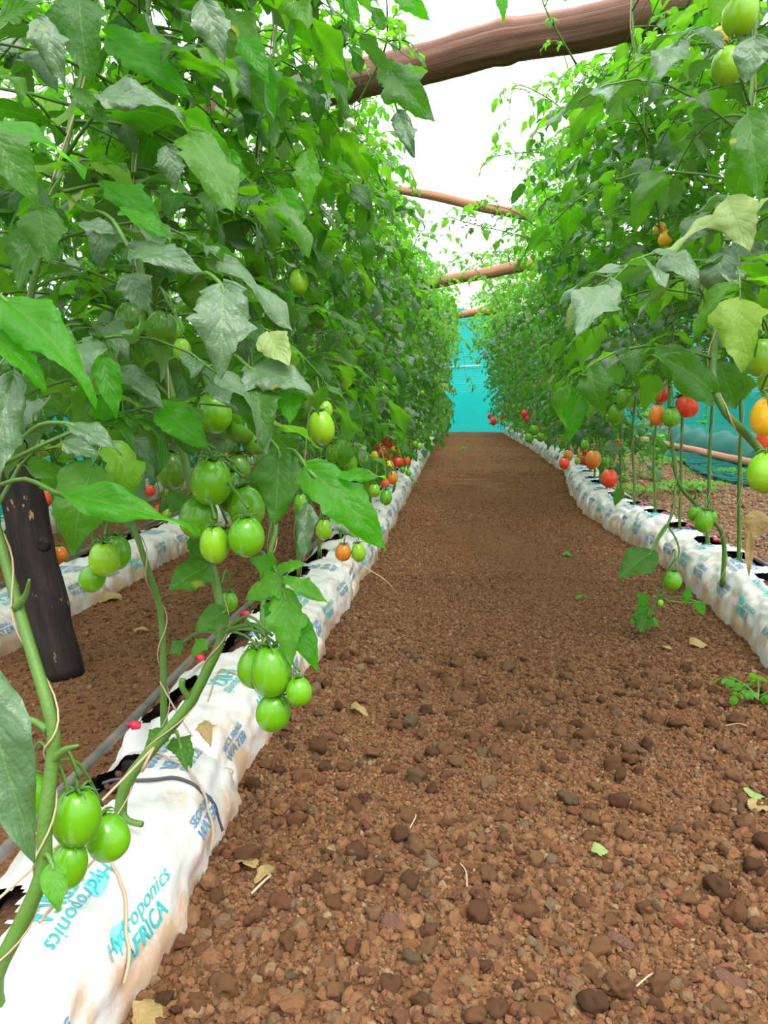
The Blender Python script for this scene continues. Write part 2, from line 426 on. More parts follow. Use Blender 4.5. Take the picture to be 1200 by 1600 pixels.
ms = scoria_single()
for m in sm: m.materials[0] = ms
kept = []
for w, p, r in vis:
    if len(kept) >= 290: break
    if any((p[0] - q[0]) ** 2 + (p[1] - q[1]) ** 2 < (1.0 * (r + s)) ** 2 for q, s in kept): continue
    kept.append((p, r))
    o = link('scoria_stone', sm[len(kept) % 8], loc=(p[0], p[1], gz(p[0], p[1]) + r * .45)); o.scale = (r,) * 3
    o.rotation_euler = (RNG.uniform(-.5, .5), RNG.uniform(-.5, .5), RNG.uniform(0, 6.28))
    tag(o, 'larger red brown scoria stone lying in the gravel path', 'stone', 'larger stones in the gravel path')

# ------------------------------------------------------------------ grow bags
def bag_point(s, th, seed, lift=0.0):
    """s along the bag 0..1, th from 0 (aisle side ground) over the top to PI; returns local point"""
    e = min(s, 1 - s) * BAG_L                    # distance to a tied end
    pin = 1 - .30 * math.exp(-(e / .035) ** 2)
    w = BAG_W / 2 * (1 + .05 * math.sin(s * 9 + seed)) * (1 - .08 * math.exp(-(e / .03) ** 2))
    h = BAG_H * pin * (1 + .05 * math.sin(s * 7 + seed * 2))
    c, q = math.cos(th), math.sin(th)
    x = w * math.copysign(abs(c) ** .72, c); z = h * max(q, 0) ** .62 - .012
    nx, nz_ = c, q
    d = .012 * noise.noise(Vector((s * 5, th * 1.3, seed * 3.1))) + .007 * noise.noise(Vector((s * 18, th * 4, seed * 1.7 + 5)))
    d += .0045 * math.sin(th * 13 + seed + 5 * noise.noise(Vector((th, s * 5, seed)))) * math.exp(-(e / .07) ** 2)
    # creases sweeping down the aisle side
    d += .0034 * math.sin(s * 16 + 3 * th + 4 * noise.noise(Vector((s * 3, th, seed)))) * max(0, math.cos(th)) ** 1
    d += .0010 * abs(noise.noise(Vector((s * 40, th * 5, seed)))) * 2
    d += lift
    return Vector((x + nx * d, (s - .5) * (BAG_L + .03), max(z + nz_ * d, -.014)))
HOLES = (.24, .74)
def make_bag(seed, ns, nt, side):
    """side=+1: planting slots lie away from the aisle (th > PI/2)"""
    b = Buf(); v = []; f = []
    T = [PI * (j / (nt - 1)) for j in range(nt)]
    for i in range(ns):
        for j in range(nt): v.append(tuple(bag_point(i / (ns - 1), T[j], seed)))
    def inhole(s, th):
        for k, hs in enumerate(HOLES):
            jag = .10 * noise.noise(Vector((s * 30, th * 6, seed + k)))
            a = (s - hs) / (.155 if side > 0 else .12); q = (th - (PI * .625 if side > 0 else PI * .56)) / (.36 if side > 0 else .36)
            if abs(a) ** 2.5 + abs(q) ** 2.5 < 1 + jag * 3: return True
        return False
    for i in range(ns - 1):
        for j in range(nt - 1):
            if inhole((i + .5) / (ns - 1), (T[j] + T[j + 1]) / 2): continue
            a = i * nt + j; f.append((a, a + nt, a + nt + 1, a + 1))
    # pinched end caps
    for e in (0, 1):
        base = e * (ns - 1) * nt; c = bag_point(e, PI / 2, seed); v.append((0, c.y + (.008 if e else -.008), c.z * .5)); k = len(v) - 1
        for j in range(nt - 1): f.append((base + j + 1, base + j, k) if e else (base + j, base + j + 1, k))
    b.add(v, f); me = b.mesh('grow_bag', M_bag)
    sb = Buf(); sv = []; sf = []; n = 22; mth = 9
    for i in range(n):
        for j in range(mth):
            s = .04 + .92 * i / (n - 1); th = PI * (.30 + .52 * j / (mth - 1)); p = bag_point(s, th, seed)
            sv.append((p.x * .93, p.y, max(p.z - .030 + .012 * noise.noise(Vector((s * 30, th * 8, 2 + seed))), .01)))
    for i in range(n - 1):
        for j in range(mth - 1): a = i * mth + j; sf.append((a, a + 1, a + mth + 1, a + mth))
    sb.add(sv, sf)
    # coarse crumbs of the potting soil
    rr = random.Random(seed * 31); T1, f1 = stone_templates(1, 4, .3, 40)
    for hs in HOLES:
        for _ in range(16):
            s = hs + rr.uniform(-.11, .11); th = PI * (.56 if side > 0 else .52) + rr.uniform(-.3, .3); p = bag_point(s, th, seed)
            r = rr.uniform(.004, .010); sb.add(T1[rr.randrange(4)] * r + np.array((p.x * .93, p.y, p.z - .026)), f1.tolist())
    soil = sb.mesh('soil', M_soil)
    return me, soil
_txt = {}
def text_mesh(s, size, shear):
    key = (s, size, shear)
    if key in _txt: return _txt[key]
    cu = bpy.data.curves.new('lettering', 'FONT'); cu.body = s; cu.size = size; cu.shear = shear; cu.align_x = 'CENTER'; cu.resolution_u = 3; cu.space_line = .9
    if shear == 0: cu.offset = .0003
    ob = bpy.data.objects.new('lettering', cu); C.objects.link(ob)
    me = bpy.data.meshes.new_from_object(ob.evaluated_get(bpy.context.evaluated_depsgraph_get()))
    v = np.array([q.co[:] for q in me.vertices]); f = [tuple(p.vertices) for p in me.polygons]
    bpy.data.objects.remove(ob); bpy.data.curves.remove(cu); bpy.data.meshes.remove(me)
    _txt[key] = (v, f); return v, f
def arc(th): return (th / PI) * 0.36      # metres along the girth
def print_on(buf, s, size, shear, s0, th0, facing, seed, mi):
    """facing=+1: read walking along +y with the line's top towards the crest; -1: the other way round"""
    v, f = text_mesh(s, size, shear); out = []
    for x, y, z in v:
        ss = s0 + facing * x / (BAG_L + .03); th = th0 + facing * y / .36 * PI
        out.append(tuple(bag_point(min(max(ss, 0), 1), min(max(th, .02), PI - .02), seed, .0024)))
    buf.add(out, f, None, mi)
def blob_on(buf, s0, th0, ls, lt, seed, mi):
    v = [tuple(bag_point(s0, th0, seed, .0009))]; n = 20; rings = 3; f = []
    for k in range(1, rings + 1):
        for i in range(n):
            a = 2 * PI * i / n; r = k / rings * (1 + .12 * math.sin(3 * a + seed))
            v.append(tuple(bag_point(min(max(s0 + r * math.cos(a) * ls / BAG_L, 0), 1), th0 + r * math.sin(a) * lt / .36 * PI, seed, .0011)))
    for i in range(n): f.append((0, 1 + i, 1 + (i + 1) % n))
    for k in range(1, rings):
        for i in range(n): a = 1 + (k - 1) * n; b2 = 1 + k * n; f.append((a + i, b2 + i, b2 + (i + 1) % n, a + (i + 1) % n))
    buf.add(v, f, None, mi)
def bag_print(seed):
    out = []
    for s0, th0, fc in ((.36, PI * .425, -1), (.40, PI * .17, 1)):
        b = Buf(); out.append(b)
        blob_on(b, s0 - fc * .05, th0 + fc * .1, .020, .014, seed, 1)
        print_on(b, 'Hydroponics', .030, .35, s0, th0, fc, seed, 0)
        print_on(b, 'AFRICA', .030, 0, s0, th0 - fc * .075 * PI, fc, seed, 0)
    for s0, th0, fc in ((.72, PI * .185, 1), (.06, PI * .19, 1), (.86, PI * .40, -1)):
        b = Buf(); out.append(b)
        print_on(b, 'SECURING', .021, 0, s0 if s0 > .1 else .12, th0, fc, seed, 2)
        print_on(b, 'WATER', .028, 0, s0 if s0 > .1 else .12, th0 - fc * .072 * PI, fc, seed, 2)
        if s0 > .8: print_on(b, 'FOR FOOD', .02, 0, s0, th0 - fc * .13 * PI, fc, seed, 2)
    return [q.mesh('printed_lettering', [M_ink_teal, M_ink_teal_pale, M_ink_blue], False) for q in out]
bag_near = [(*make_bag(s, 110, 64, 1), bag_print(s)) for s in (1, 2, 3)]
bag_far = [(*make_bag(s, 46, 26, 1), bag_print(s)) for s in (4, 5)]
bag_near_r = [(*make_bag(s, 110, 64, -1), bag_print(s)) for s in (6, 7, 8)]
bag_far_r = [(*make_bag(s, 46, 26, -1), bag_print(s)) for s in (9, 10)]
def place_bag(x, y, rot, meshes, label, group):
    o = link('grow_bag', meshes[0], loc=(x, y, 0)); o.rotation_euler = (0, 0, rot); o.scale = (1.12, 1, 1.2) if x > 0 else (1, 1, 1); tag(o, label, 'grow bag', group)
    link('potting_soil', meshes[1], o); 
    for q in meshes[2]: link('printed_lettering', q, o)
    return o
LBL_L = {0: 'white grow bag cut off by the lower frame edge, under the lowest green tomatoes', 1: 'white printed grow bag bent by a black cord, lowest full bag beside the path',
         2: 'white printed grow bag under the hanging trio of green tomatoes', 3: 'white grow bag between the green trio and the orange tomato stem',
         4: 'white grow bag with the orange and lime tomatoes hanging over it'}
LBL_R = {0: 'mud-stained white grow bag cut off by the right frame edge', 1: 'white grow bag with open soil slot below the paired green tomatoes',
         2: 'white grow bag behind the low trailing leaf and tomato', 3: 'white grow bag below the single red-orange tomato'}
y = .57 - .375; i = 0
while y < END_Y - .6:
    rot = -math.atan((LX(y + .3) - LX(y - .3)) / .6)
    place_bag(LX(y), y, rot, bag_near[i % 3] if i < 6 else bag_far[i % 2], LBL_L.get(i, 'white grow bag in the long line left of the path, beyond the orange tomato'), 'grow bags left of the path')
    y += BAG_L; i += 1
y = 1.62; i = 0
while y < END_Y - .6:
    rot = -math.atan((RX(y + .3) - RX(y - .3)) / .6)
    place_bag(RX(y), y, rot + PI, bag_near_r[i % 3] if i < 5 else bag_far_r[i % 2], LBL_R.get(i, 'white grow bag in the winding line right of the path, beyond the red-orange tomato'), 'grow bags right of the path')
    y += BAG_L; i += 1
y = 1.6; i = 0
while y < 11:
    place_bag(BX(y), y, RNG.uniform(-.03, .03), bag_far[i % 2], {0: 'white grow bag on the far-left row, partly behind the leaning dark post', 1: 'white grow bag just beyond the dark post, second row'}.get(i, 'white grow bag in the second row behind the left plants'), 'grow bags in the second row')
    y += BAG_L; i += 1

y = 3.0
while y < 11:
    place_bag(-2.36, y, RNG.uniform(-.03, .03), bag_far[int(y) % 2], 'white grow bag in the outermost row against the left teal net', 'grow bags in the outermost row')
    y += BAG_L
# drip pipes with red dripper caps
def drip_pipe(xf, dx, y0, y1, label, n):
    b = Buf(); pts = []; y = y0
    while y < y1:
        pts.append((xf(y) + dx + .006 * math.sin(y * 5), y, .142 + .008 * noise.noise(Vector((y * 2, dx, 0))))); y += .12
    tube(b, pts, .0085, 10); o = link('drip_pipe', b.mesh('drip_pipe', M_pipe)); tag(o, label, 'pipe')
    y = y0 + .18; k = 0
    while y < y1 - .2 and k < n:
        d = Buf(); x = xf(y) + dx; sgn = -1 if dx > 0 else 1; z = .145
        tube(d, [(x + sgn * .006, y, z), (x + sgn * .016, y, z + .001), (x + sgn * .0165, y, z), (x + sgn * .030, y, z + .001)], [.005, .005, .0085, .0075], 10)
        c = link('dripper_cap', d.mesh('dripper_cap', M_cap), o); c['label'] = 'red dripper cap'
        y += .375; k += 1
drip_pipe(LX, -.088, .0, END_Y - .5, 'black drip pipe lying along the bags left of the path', 30)
drip_pipe(RX, .075, 1.3, END_Y - .5, 'grey dusty drip pipe lying along the bags right of the path', 30)
drip_pipe(BX, -.05, 1.3, 11, 'black drip pipe lying along the second row of bags', 20)

# ------------------------------------------------------------------ leaflets
def leaflet(nl, nw, seed, lobes=.16, curl=.7, fold=.35, wid=.34, wave=.05):
    r = random.Random(seed); v = []; uv = []; f = []; y = z = 0.0
    ph = r.random() * 6; asym = r.uniform(-.1, .1); ts = [i / nl for i in range(nl + 1)]
    prev = 0; W_ = []
    for i, t in enumerate(ts):
        a = -curl * (t ** 1.3) + .25 + .25 * curl * math.sin(t * 5 + ph) * .3
        if i: y += math.cos(a) / nl; z += math.sin(a) / nl
        w = wid * (math.sin(PI * min(1, t ** .72)) ** .85) * (1.08 - .25 * t)
        big = max(0, math.sin(t * 13 + ph)) * math.exp(-((t - .35) / .3) ** 2); q_ = (t * 7.5 + ph) % 1.0; saw = q_ if q_ < .8 else (1 - q_) * 4
        edge = 1 + lobes * ((saw - .4) * .62 + (big - .35) * 1.0) * (1 if .1 < t < .96 else .2)
        if t >= .999 or t == 0: w = .004
        for j in range(nw + 1):
            c = -1 + 2 * j / nw; ww = w * (edge if abs(c) > .9 else 1) * (1 + asym * c)
            up = abs(c) ** 1.4 * w * fold - abs(c) ** 3 * w * fold * .9
            wv = wave * 1.35 * math.sin(t * 9 + ph + (2.5 if c > 0 else 0)) * abs(c) ** 1.5 + .018 * math.sin(t * 26 + ph) * (abs(c) if abs(c) < .9 else .3)
            v.append((c * ww, y + abs(c) * .06 * (1 - t) * -1, z + up + wv)); uv.append(((c + 1) / 2, t))
    for i in range(nl):
        for j in range(nw): a = i * (nw + 1) + j; f.append((a, a + 1, a + nw + 2, a + nw + 1))
    return np.array(v), f, np.array(uv)
HI = [leaflet(14, 8, i, .34, RV, .4, (.27, .32, .29)[i % 3]) for i, RV in enumerate((.5, .9, 1.3, .3, 1.7, 1.0))]
MID = [leaflet(9, 4, i + 10, .40, RV, .4, .29) for i, RV in enumerate((.5, 1.0, 1.5, .8))]
LOW = [leaflet(4, 2, i + 20, .1, RV, .4, .34) for i, RV in enumerate((.5, 1.0, 1.5))]
def basis(d, up, roll=0):
    d = Vector(d).normalized(); up = Vector(up); s = d.cross(up)
    if s.length < 1e-3: s = d.cross(Vector((1, 0, 0)))
    s.normalize(); n = s.cross(d)
    if roll: q = Matrix.Rotation(roll, 3, d); s = q @ s; n = q @ n
    return s, d, n
def put_leaflet(buf, T, p, d, up, L, roll=0, wsc=1.0, mi=0):
    s, d, n = basis(d, up, roll); m = np.array([list(s * L * wsc), list(d * L), list(n * L)])
    buf.add(T[0] @ m + np.array(p), T[1], T[2], mi)
def compound(buf, sb, T, p, d, L, r, size, pairs=3, droop=1.0, mi=0, tn=4, test=None):
    """a tomato leaf: arching rachis with paired leaflets and one at the tip"""
    d = Vector(d).normalized(); pts = [Vector(p)]; n = 6; cur = d.copy()
    for i in range(n):
        cur = (cur + Vector((0, 0, -.30 * droop * (i + .5) / n)) + Vector((r.uniform(-.05, .05), r.uniform(-.05, .05), 0))).normalized()
        pts.append(pts[-1] + cur * L / n)
    if test and not (test(pts[-1]) and test(pts[3])): return False
    tube(sb, pts, [.0030 - .0018 * i / n for i in range(n + 1)], tn)
    def at(t):
        k = min(int(t * n), n - 1); q = t * n - k; return pts[k].lerp(pts[k + 1], q), (pts[k + 1] - pts[k]).normalized()
    UP = Vector((0, 0, 1))
    for k in range(pairs):
        t = .34 + .52 * k / max(1, pairs - 1); o, tg = at(t); side = tg.cross(UP); side = side.normalized() if side.length > .05 else Vector((1, 0, 0))
        for sg in (-1, 1):
            dd = tg * .55 + side * sg + Vector((0, 0, r.uniform(-.75, .05))); s = size * r.uniform(.65, 1.05) * (.8 + .3 * math.sin(PI * t))
            a = o + dd.normalized() * size * .12
            if test and not test(a + dd.normalized() * s): continue
            put_leaflet(buf, r.choice(T), a, dd, UP, s, r.uniform(-.5, .5), 1, mi)
            if tn > 3: tube(sb, [o, a + dd.normalized() * s * .05], [.0012, .0009], 3)
        if r.random() < .5:
            o2, tg2 = at(t + .08); dd = tg2 * .3 + side * r.choice((-1, 1)); put_leaflet(buf, r.choice(T), o2, dd, UP, size * r.uniform(.25, .4), r.uniform(-.5, .5), 1, mi)
    o, tg = at(1); put_leaflet(buf, r.choice(T), o, tg + Vector((0, 0, -.3)), UP, size * r.uniform(1.0, 1.35), r.uniform(-.4, .4), 1, mi)
    return True

def gen_plant(seed, T, H, zlow, lean=(0, 0), reach=(.21, .30), step=.075, size=.085, base=None, test=None, tn=4, path=None, pairs=3, young=.75, stem_r=.0075):
    """returns foliage buffer, stem buffer and the stem's path, in coordinates local to the plant's base"""
    r = random.Random(seed); fb = Buf(); sb = Buf()
    if path is None:
        n = 16; path = []
        for i in range(n + 1):
            t = i / n; w = .035 * min(1, t * 3)
            path.append(Vector((lean[0] * t ** 2.2 + w * noise.noise(Vector((seed, t * 4, 0))) * 2, lean[1] * t ** 2 + w * noise.noise(Vector((0, t * 4, seed))) * 2, H * t)))
    path = smoothpath(path, 3); n = len(path) - 1
    tube(sb, path, [stem_r * (1 - .62 * i / n) for i in range(n + 1)], 7 if tn > 3 else 5)
    az = r.random() * 6.28; L = 0
    acc = 0; dist = [0]
    for i in range(n): dist.append(dist[-1] + (path[i + 1] - path[i]).length)
    s = .05
    while s < dist[-1]:
        k = next(i for i in range(1, n + 1) if dist[i] >= s); q = (s - dist[k - 1]) / max(1e-6, dist[k] - dist[k - 1]); o = path[k - 1].lerp(path[k], q)
        az += 2.4 + r.uniform(-.5, .5); top = s / dist[-1]; s += step * r.uniform(.7, 1.3) * (1.0 if top < .9 else .55)
        if o.z < zlow + r.uniform(-.05, .05): continue
        elev = r.uniform(.15, .75) if top < .9 else r.uniform(.6, 1.3)
        d = Vector((math.cos(az) * reach[0], math.sin(az) * reach[1], .18 * elev)); LL = (abs(math.cos(az)) * reach[0] + abs(math.sin(az)) * reach[1]) * r.uniform(.9, 1.35) * (1 if top < .92 else .6)
        w = (lambda q2: test(q2 + base)) if test else None
        compound(fb, sb, T, o, d, LL, r, size * (1 if top < .88 else .68) * r.uniform(.8, 1.15), pairs, r.uniform(.9, 1.9), mi=(1 if top > young and r.random() < .75 else (2 if r.random() < .27 else 0)), tn=tn, test=w)
    return fb, sb, path

# ------------------------------------------------------------------ fruit
def tomato_shape(seed):
    r = random.Random(seed); nu, nv = 28, 18; v = []; f = []; el = r.uniform(1.10, 1.34); lob = r.choice((2, 3, 3, 4)); am = r.uniform(.015, .05); ph = r.random() * 6
    for j in range(nv + 1):
        t = PI * j / nv
        for i in range(nu):
            a = 2 * PI * i / nu; rad = math.sin(t) ** .92 if 0 < t < PI else 0
            sh = 1 + am * math.cos(lob * a + ph) * math.sin(t / 2 + PI / 2 * .0 + .2) * (1 if t < PI / 2 else .6)
            rad *= sh * (1 - .07 * math.cos(t))
            z = math.cos(t) * .5 * el
            if t < .5: z -= .085 * (1 - t / .5) ** 2 * (1 + .4 * math.cos(lob * a + ph))
            if t > PI - .3: z -= .025 * (1 - (PI - t) / .3)
            v.append((rad * .5 * math.cos(a), rad * .5 * math.sin(a), z - .5 * el + .05))
    for j in range(nv):
        for i in range(nu): a = j * nu + i; b = j * nu + (i + 1) % nu; f.append((a, a + nu, b + nu, b))
    return v, f, el
SHAPES = [tomato_shape(s) for s in range(5)]
_tm = {}
def tomato_mesh(k, col):
    if (k, col) not in _tm:
        b = Buf(); b.add(SHAPES[k][0], SHAPES[k][1]); _tm[(k, col)] = b.mesh('tomato_' + col, FR[col])
    return _tm[(k, col)]
def calyx_mesh(seed):
    b = Buf(); r = random.Random(seed)
    for i in range(6):
        a = i * PI / 3 + r.uniform(-.15, .15); L = r.uniform(.36, .5); pts = []
        for k in range(5):
            t = k / 4; pts.append((math.cos(a + .3 * t) * L * t, math.sin(a + .3 * t) * L * t, -.01 + .10 * math.sin(PI * t) * r.uniform(.6, 1.4) - .02 * t + .18 * t * t * r.uniform(-.3, 1)))
        tube(b, pts, [.03, .045, .035, .022, .006], 4)
    tube(b, [(0, 0, -.03), (0, 0, .10), (.03, 0, .2), (.09, .02, .3)], [.05, .035, .04, .03], 6)
    return b.mesh('calyx', M_calyx)
CAL = [calyx_mesh(s) for s in range(3)]
def add_tomato(plant, pos, w, col, shape=None, tilt=(0, 0, 0), calyx=True):
    """pos = world centre; w = diameter"""
    k = RNG.randrange(5) if shape is None else shape; el = SHAPES[k][2]
    o = link('tomato', tomato_mesh(k, col), plant); o.scale = (w, w, w)
    rot = Matrix.Rotation(RNG.uniform(0, 6.28), 3, 'Z'); tl = Matrix.Rotation(tilt[0], 3, 'X') @ Matrix.Rotation(tilt[1], 3, 'Y')
    o.rotation_euler = (tl @ rot).to_euler()
    c = Vector(pos) - Vector(plant.location) + tl @ Vector((0, 0, (.5 * el - .05) * w)); o.location = c
    o['label'] = {'green': 'green tomato', 'lime': 'pale lime tomato', 'dark': 'dark green tomato', 'yellow': 'yellow ripening tomato', 'orange': 'orange ripening tomato', 'red': 'red ripe tomato', 'pink': 'pinkish red tomato'}[col]
    if calyx:
        link('calyx', CAL[RNG.randrange(3)], o)
    return c + Vector(plant.location)

# ------------------------------------------------------------------ what the picture's own outline allows the nearest plants to fill
L_EDGE = [(-400, 640), (0, 600), (100, 560), (250, 560), (350, 600), (420, 645), (500, 680), (600, 697), (690, 690)]
L_LOW = [(-200, 640), (0, 690), (100, 735), (200, 790), (300, 760), (380, 690), (440, 820), (500, 740), (560, 720), (620, 700), (700, 690)]
R_EDGE = [(-300, 1040), (0, 1020), (70, 975), (120, 850), (200, 812), (330, 815), (420, 775), (500, 740), (600, 742), (680, 790)]
R_LOW = [(700, 670), (800, 680), (860, 690), (940, 640), (1000, 610), (1060, 590), (1130, 600), (1300, 560)]
def test_left(p):
    X, Y, d = proj(p)
    if d < .05: return (Vector(p) - CAM).length > .5 and p[0] < -.3
    if d < .84: return X < 0 and Y < 640
    if X > interp(Y, L_EDGE): return False
    if X > -200 and Y > interp(X, L_LOW): return False
    return True
def test_right(p):
    X, Y, d = proj(p)
    if d < .95: return X > 1230
    if X < interp(Y, R_EDGE): return False
    if Y > interp(X, R_LOW): return False
    return True

# ------------------------------------------------------------------ plants
SOIL_Z = .105
G_L, G_R, G_B = 'tomato plants left of the path', 'tomato plants right of the path', 'tomato plants in the second row'
PL, PR, PB = {}, {}, {}       # y -> plant empty
def plant_empty(x, y, label, group): return empty('tomato_plant', (x, y, SOIL_Z), label, 'tomato plant', group)
LM = [M_leaf, M_leaf_young, M_leaf_grey]
def build_unique(x, y, label, group, seed, test, H, zlow, lean, hi, **kw):
    e = plant_empty(x, y, label, group)
    fb, sb, path = gen_plant(seed, HI if hi else MID, H, zlow - SOIL_Z, lean, base=Vector(e.location), test=test, **kw)
    link('stem', sb.mesh('stem', M_stem), e); link('foliage', fb.mesh('foliage', LM), e)
    return e, path
def flower_mesh(seed):
    b = Buf(); r = random.Random(seed)
    for _ in range(6):
        c = Vector((r.uniform(-.05, .05), r.uniform(-.05, .05), r.uniform(-.03, .05)))
        tube(b, [(0, 0, -.04), c * .6, c], [.0016, .0012, .001], 3, 1)
        for k in range(5):
            a = k * 1.2566; d = Vector((math.cos(a), math.sin(a), .5)); T = LOW[0]; s, dd, n = basis(d, (0, 0, 1)); m = np.array([list(s * .016), list(dd * .016), list(n * .016)])
            b.add(T[0] @ m + np.array(c), T[1], T[2], 0)
    return b.mesh('flower_cluster', [M_flower, M_stem])
FLO = [flower_mesh(i) for i in range(3)]
def twine_mesh(path, H, seed, turns=9, top=2.25):
    b = Buf(); pts = []; P2 = smoothpath(path, 2); n = len(P2)
    for i, p in enumerate(P2):
        a = turns * 2 * PI * i / n + seed; pts.append(p + Vector((math.cos(a), math.sin(a), 0)) * (.0112 - .005 * i / n))
    pts.append(P2[-1] + Vector((0, 0, max(.1, top - P2[-1].z)))); tube(b, pts, .0012, 4); return b.mesh('support_twine', M_twine)
NEAR_LBL = ['bushy tomato plant whose stem leaves the lower left frame corner', 'tomato plant with thick diagonal stem tied by twine over the nearest open slot',
            'tomato plant with thin upright stem rising beside the second soil slot', 'tomato plant carrying the hanging trio of green tomatoes', 'tomato plant behind the fresh bright compound leaf',
            'tomato plant with one orange and one lime tomato near its base', 'tomato plant with the pair of oval green tomatoes beyond the yellow-spotted leaf', 'tomato plant with yellow and red tomatoes beside the white bags']
hole_y_L = [.57 - .75 + .75 * i + BAG_L * h for i in range(40) for h in (.24, .74)]
hole_y_L = [y for y in hole_y_L if .6 < y < END_Y - .6]
# stems seen in full near the camera, as bends in space
STEM_PX = {0: [(-8, 1530, .80), (30, 1450, .80), (66, 1365, .80), (70, 1280, .80), (82, 1185, .81), (80, 1125, .81), (45, 1005, .83), (12, 890, .86), (-10, 780, .88), (20, 620, .95), (60, 400, 1.0), (120, 150, 1.1), (170, -150, 1.2), (180, -420, 1.3)],
           1: [(188, 1282, 1.10), (197, 1225, 1.10), (240, 1168, 1.10), (292, 1105, 1.10), (325, 1045, 1.10), (348, 985, 1.10), (335, 900, 1.12), (312, 820, 1.13), (290, 720, 1.14), (265, 600, 1.15), (235, 490, 1.15), (210, 330, 1.2), (220, 100, 1.25), (260, -200, 1.3), (270, -400, 1.35)],
           2: [(256, 1112, 1.45), (255, 1020, 1.45), (250, 950, 1.45), (228, 880, 1.42), (205, 810, 1.42), (172, 715, 1.42), (185, 560, 1.45), (240, 380, 1.5), (290, 180, 1.55), (330, -60, 1.6), (350, -250, 1.65)],
           3: [(432, 1100, 1.62), (425, 1040, 1.62), (410, 980, 1.62), (418, 880, 1.65), (432, 800, 1.68), (400, 640, 1.75), (390, 450, 1.8), (400, 250, 1.85), (430, 60, 1.9), (450, -150, 2.0)]}
for i, y in enumerate(hole_y_L):
    x = LX(y) - .045
    if y < 3.1:
        if i in STEM_PX:
            pts = [P(*q) for q in STEM_PX[i]]; base = Vector((pts[0].x, pts[0].y, SOIL_Z)); e = plant_empty(base.x, base.y, NEAR_LBL[i], G_L)
            path = [Vector((0, 0, 0))] + [q - base for q in pts]
            if path[1].length < .02: path.pop(1)
            fb, sb, path = gen_plant(50 + i, HI, 2, .52 - SOIL_Z, base=base, test=test_left, path=path, stem_r=(.0095 if i < 2 else .0075), step=.031, size=.092, young=.86)
            link('stem', sb.mesh('stem', M_stem), e); link('foliage', fb.mesh('foliage', LM), e)
            link('support_twine', twine_mesh(path, 2, i, 7), e)
        else:
            e, path = build_unique(x, y, NEAR_LBL[min(i, 7)], G_L, 50 + i, test_left, RNG.uniform(1.95, 2.15), .42, (RNG.uniform(-.05, .12), RNG.uniform(-.2, .2)), True, step=.036, size=.095)
            link('support_twine', twine_mesh(path, 2, i), e)
        PL[y] = e
nearR_LBL = ['tomato plant with big yellow and lime tomatoes reaching in from the right frame edge', 'tomato plant with long leaning stem in front of the teal side net',
             'tomato plant with cluster of red, orange and green tomatoes and a trailing low branch', 'tomato plant with the single red-orange tomato over the bags',
             'tomato plant with orange and red fruit low over the white bags', 'tomato plant with paired lime tomatoes before the big bright leaf']
hole_y_R = [1.62 - .375 + .75 * i + BAG_L * h for i in range(40) for h in (.24, .74)]
hole_y_R = [y for y in hole_y_R if 1.3 < y < END_Y - .6]
STEM_R = {0: [(1330, 1000, 1.55), (1290, 900, 1.45), (1240, 790, 1.35), (1185, 700, 1.3), (1118, 618, 1.3), (1120, 500, 1.35), (1135, 380, 1.4), (1160, 250, 1.4), (1180, 80, 1.45), (1190, -150, 1.5), (1195, -330, 1.55)],
          2: [(1132, 862, 2.62), (1125, 827, 2.6), (1095, 795, 2.55), (1061, 757, 2.5), (1051, 700, 2.5), (1045, 630, 2.5), (1050, 500, 2.5), (1030, 350, 2.45), (1010, 200, 2.4), (990, 60, 2.35), (985, -60, 2.4)]}
for i, y in enumerate(hole_y_R):
    if y < 4.6:
        x = RX(y)
        if i in STEM_R:
            pts = [P(*q) for q in STEM_R[i]]; base = Vector((pts[0].x, pts[0].y, SOIL_Z)); e = plant_empty(base.x, base.y, nearR_LBL[i], G_R)
            path = [Vector((0, 0, 0))] + [q - base for q in pts]
            fb, sb, path = gen_plant(150 + i, HI, 2, .55 - SOIL_Z, base=base, test=test_right, path=path, stem_r=.009 if i == 0 else .0085, step=.027, size=.09)
            link('stem', sb.mesh('stem', M_stem), e); link('foliage', fb.mesh('foliage', LM), e)
        else:
            e, path = build_unique(x, y, nearR_LBL[i] if i < 6 else ['tomato plant with two lime tomatoes high up among the upper leaves', 'tomato plant just beyond the one with lime tomatoes high up', 'second tomato plant beyond the one with lime tomatoes high up'][min(i - 6, 2)], G_R, 150 + i, test_right, RNG.uniform(2.25, 2.5), .50, (RNG.uniform(-.5, -.25), RNG.uniform(-.2, .2)), True, step=.024, size=.088, reach=(.25, .3))
        link('support_twine', twine_mesh(path, 2, i), e)
        PR[y] = e
# shared plants further along
def variant(seed, T, H, zlow, lean, **kw):
    fb, sb, path = gen_plant(seed, T, H, zlow, lean, **kw); return fb.mesh('foliage', LM), sb.mesh('stem', M_stem), path
VL = [variant(300 + i, MID, 1.95 + .05 * (i % 3), .26, (-.03 + .04 * (i % 3), .1 * (i % 2)), tn=3, step=.040, size=.09, reach=(.17, .28)) for i in range(5)]
VR = [variant(320 + i, MID, 2.2 + .08 * (i % 3), .30, (-.30 - .12 * (i % 3), .1 * (i % 2)), tn=3, step=.032, size=.092, reach=(.22, .28)) for i in range(5)]
VLf = [variant(340 + i, LOW, 1.95 + .1 * (i % 3), .2, (.10 + .06 * i, 0), tn=3, pairs=3, step=.042, reach=(.27, .28)) for i in range(3)]
VRf = [variant(350 + i, LOW, 2.1 + .12 * (i % 3), .22, (-.50 - .12 * i, 0), tn=3, pairs=3, step=.036, reach=(.36, .28)) for i in range(3)]
TWM = twine_mesh([Vector((0, 0, .02 + 2.0 * k / 10)) for k in range(11)], 2, 1, 8, 2.3)
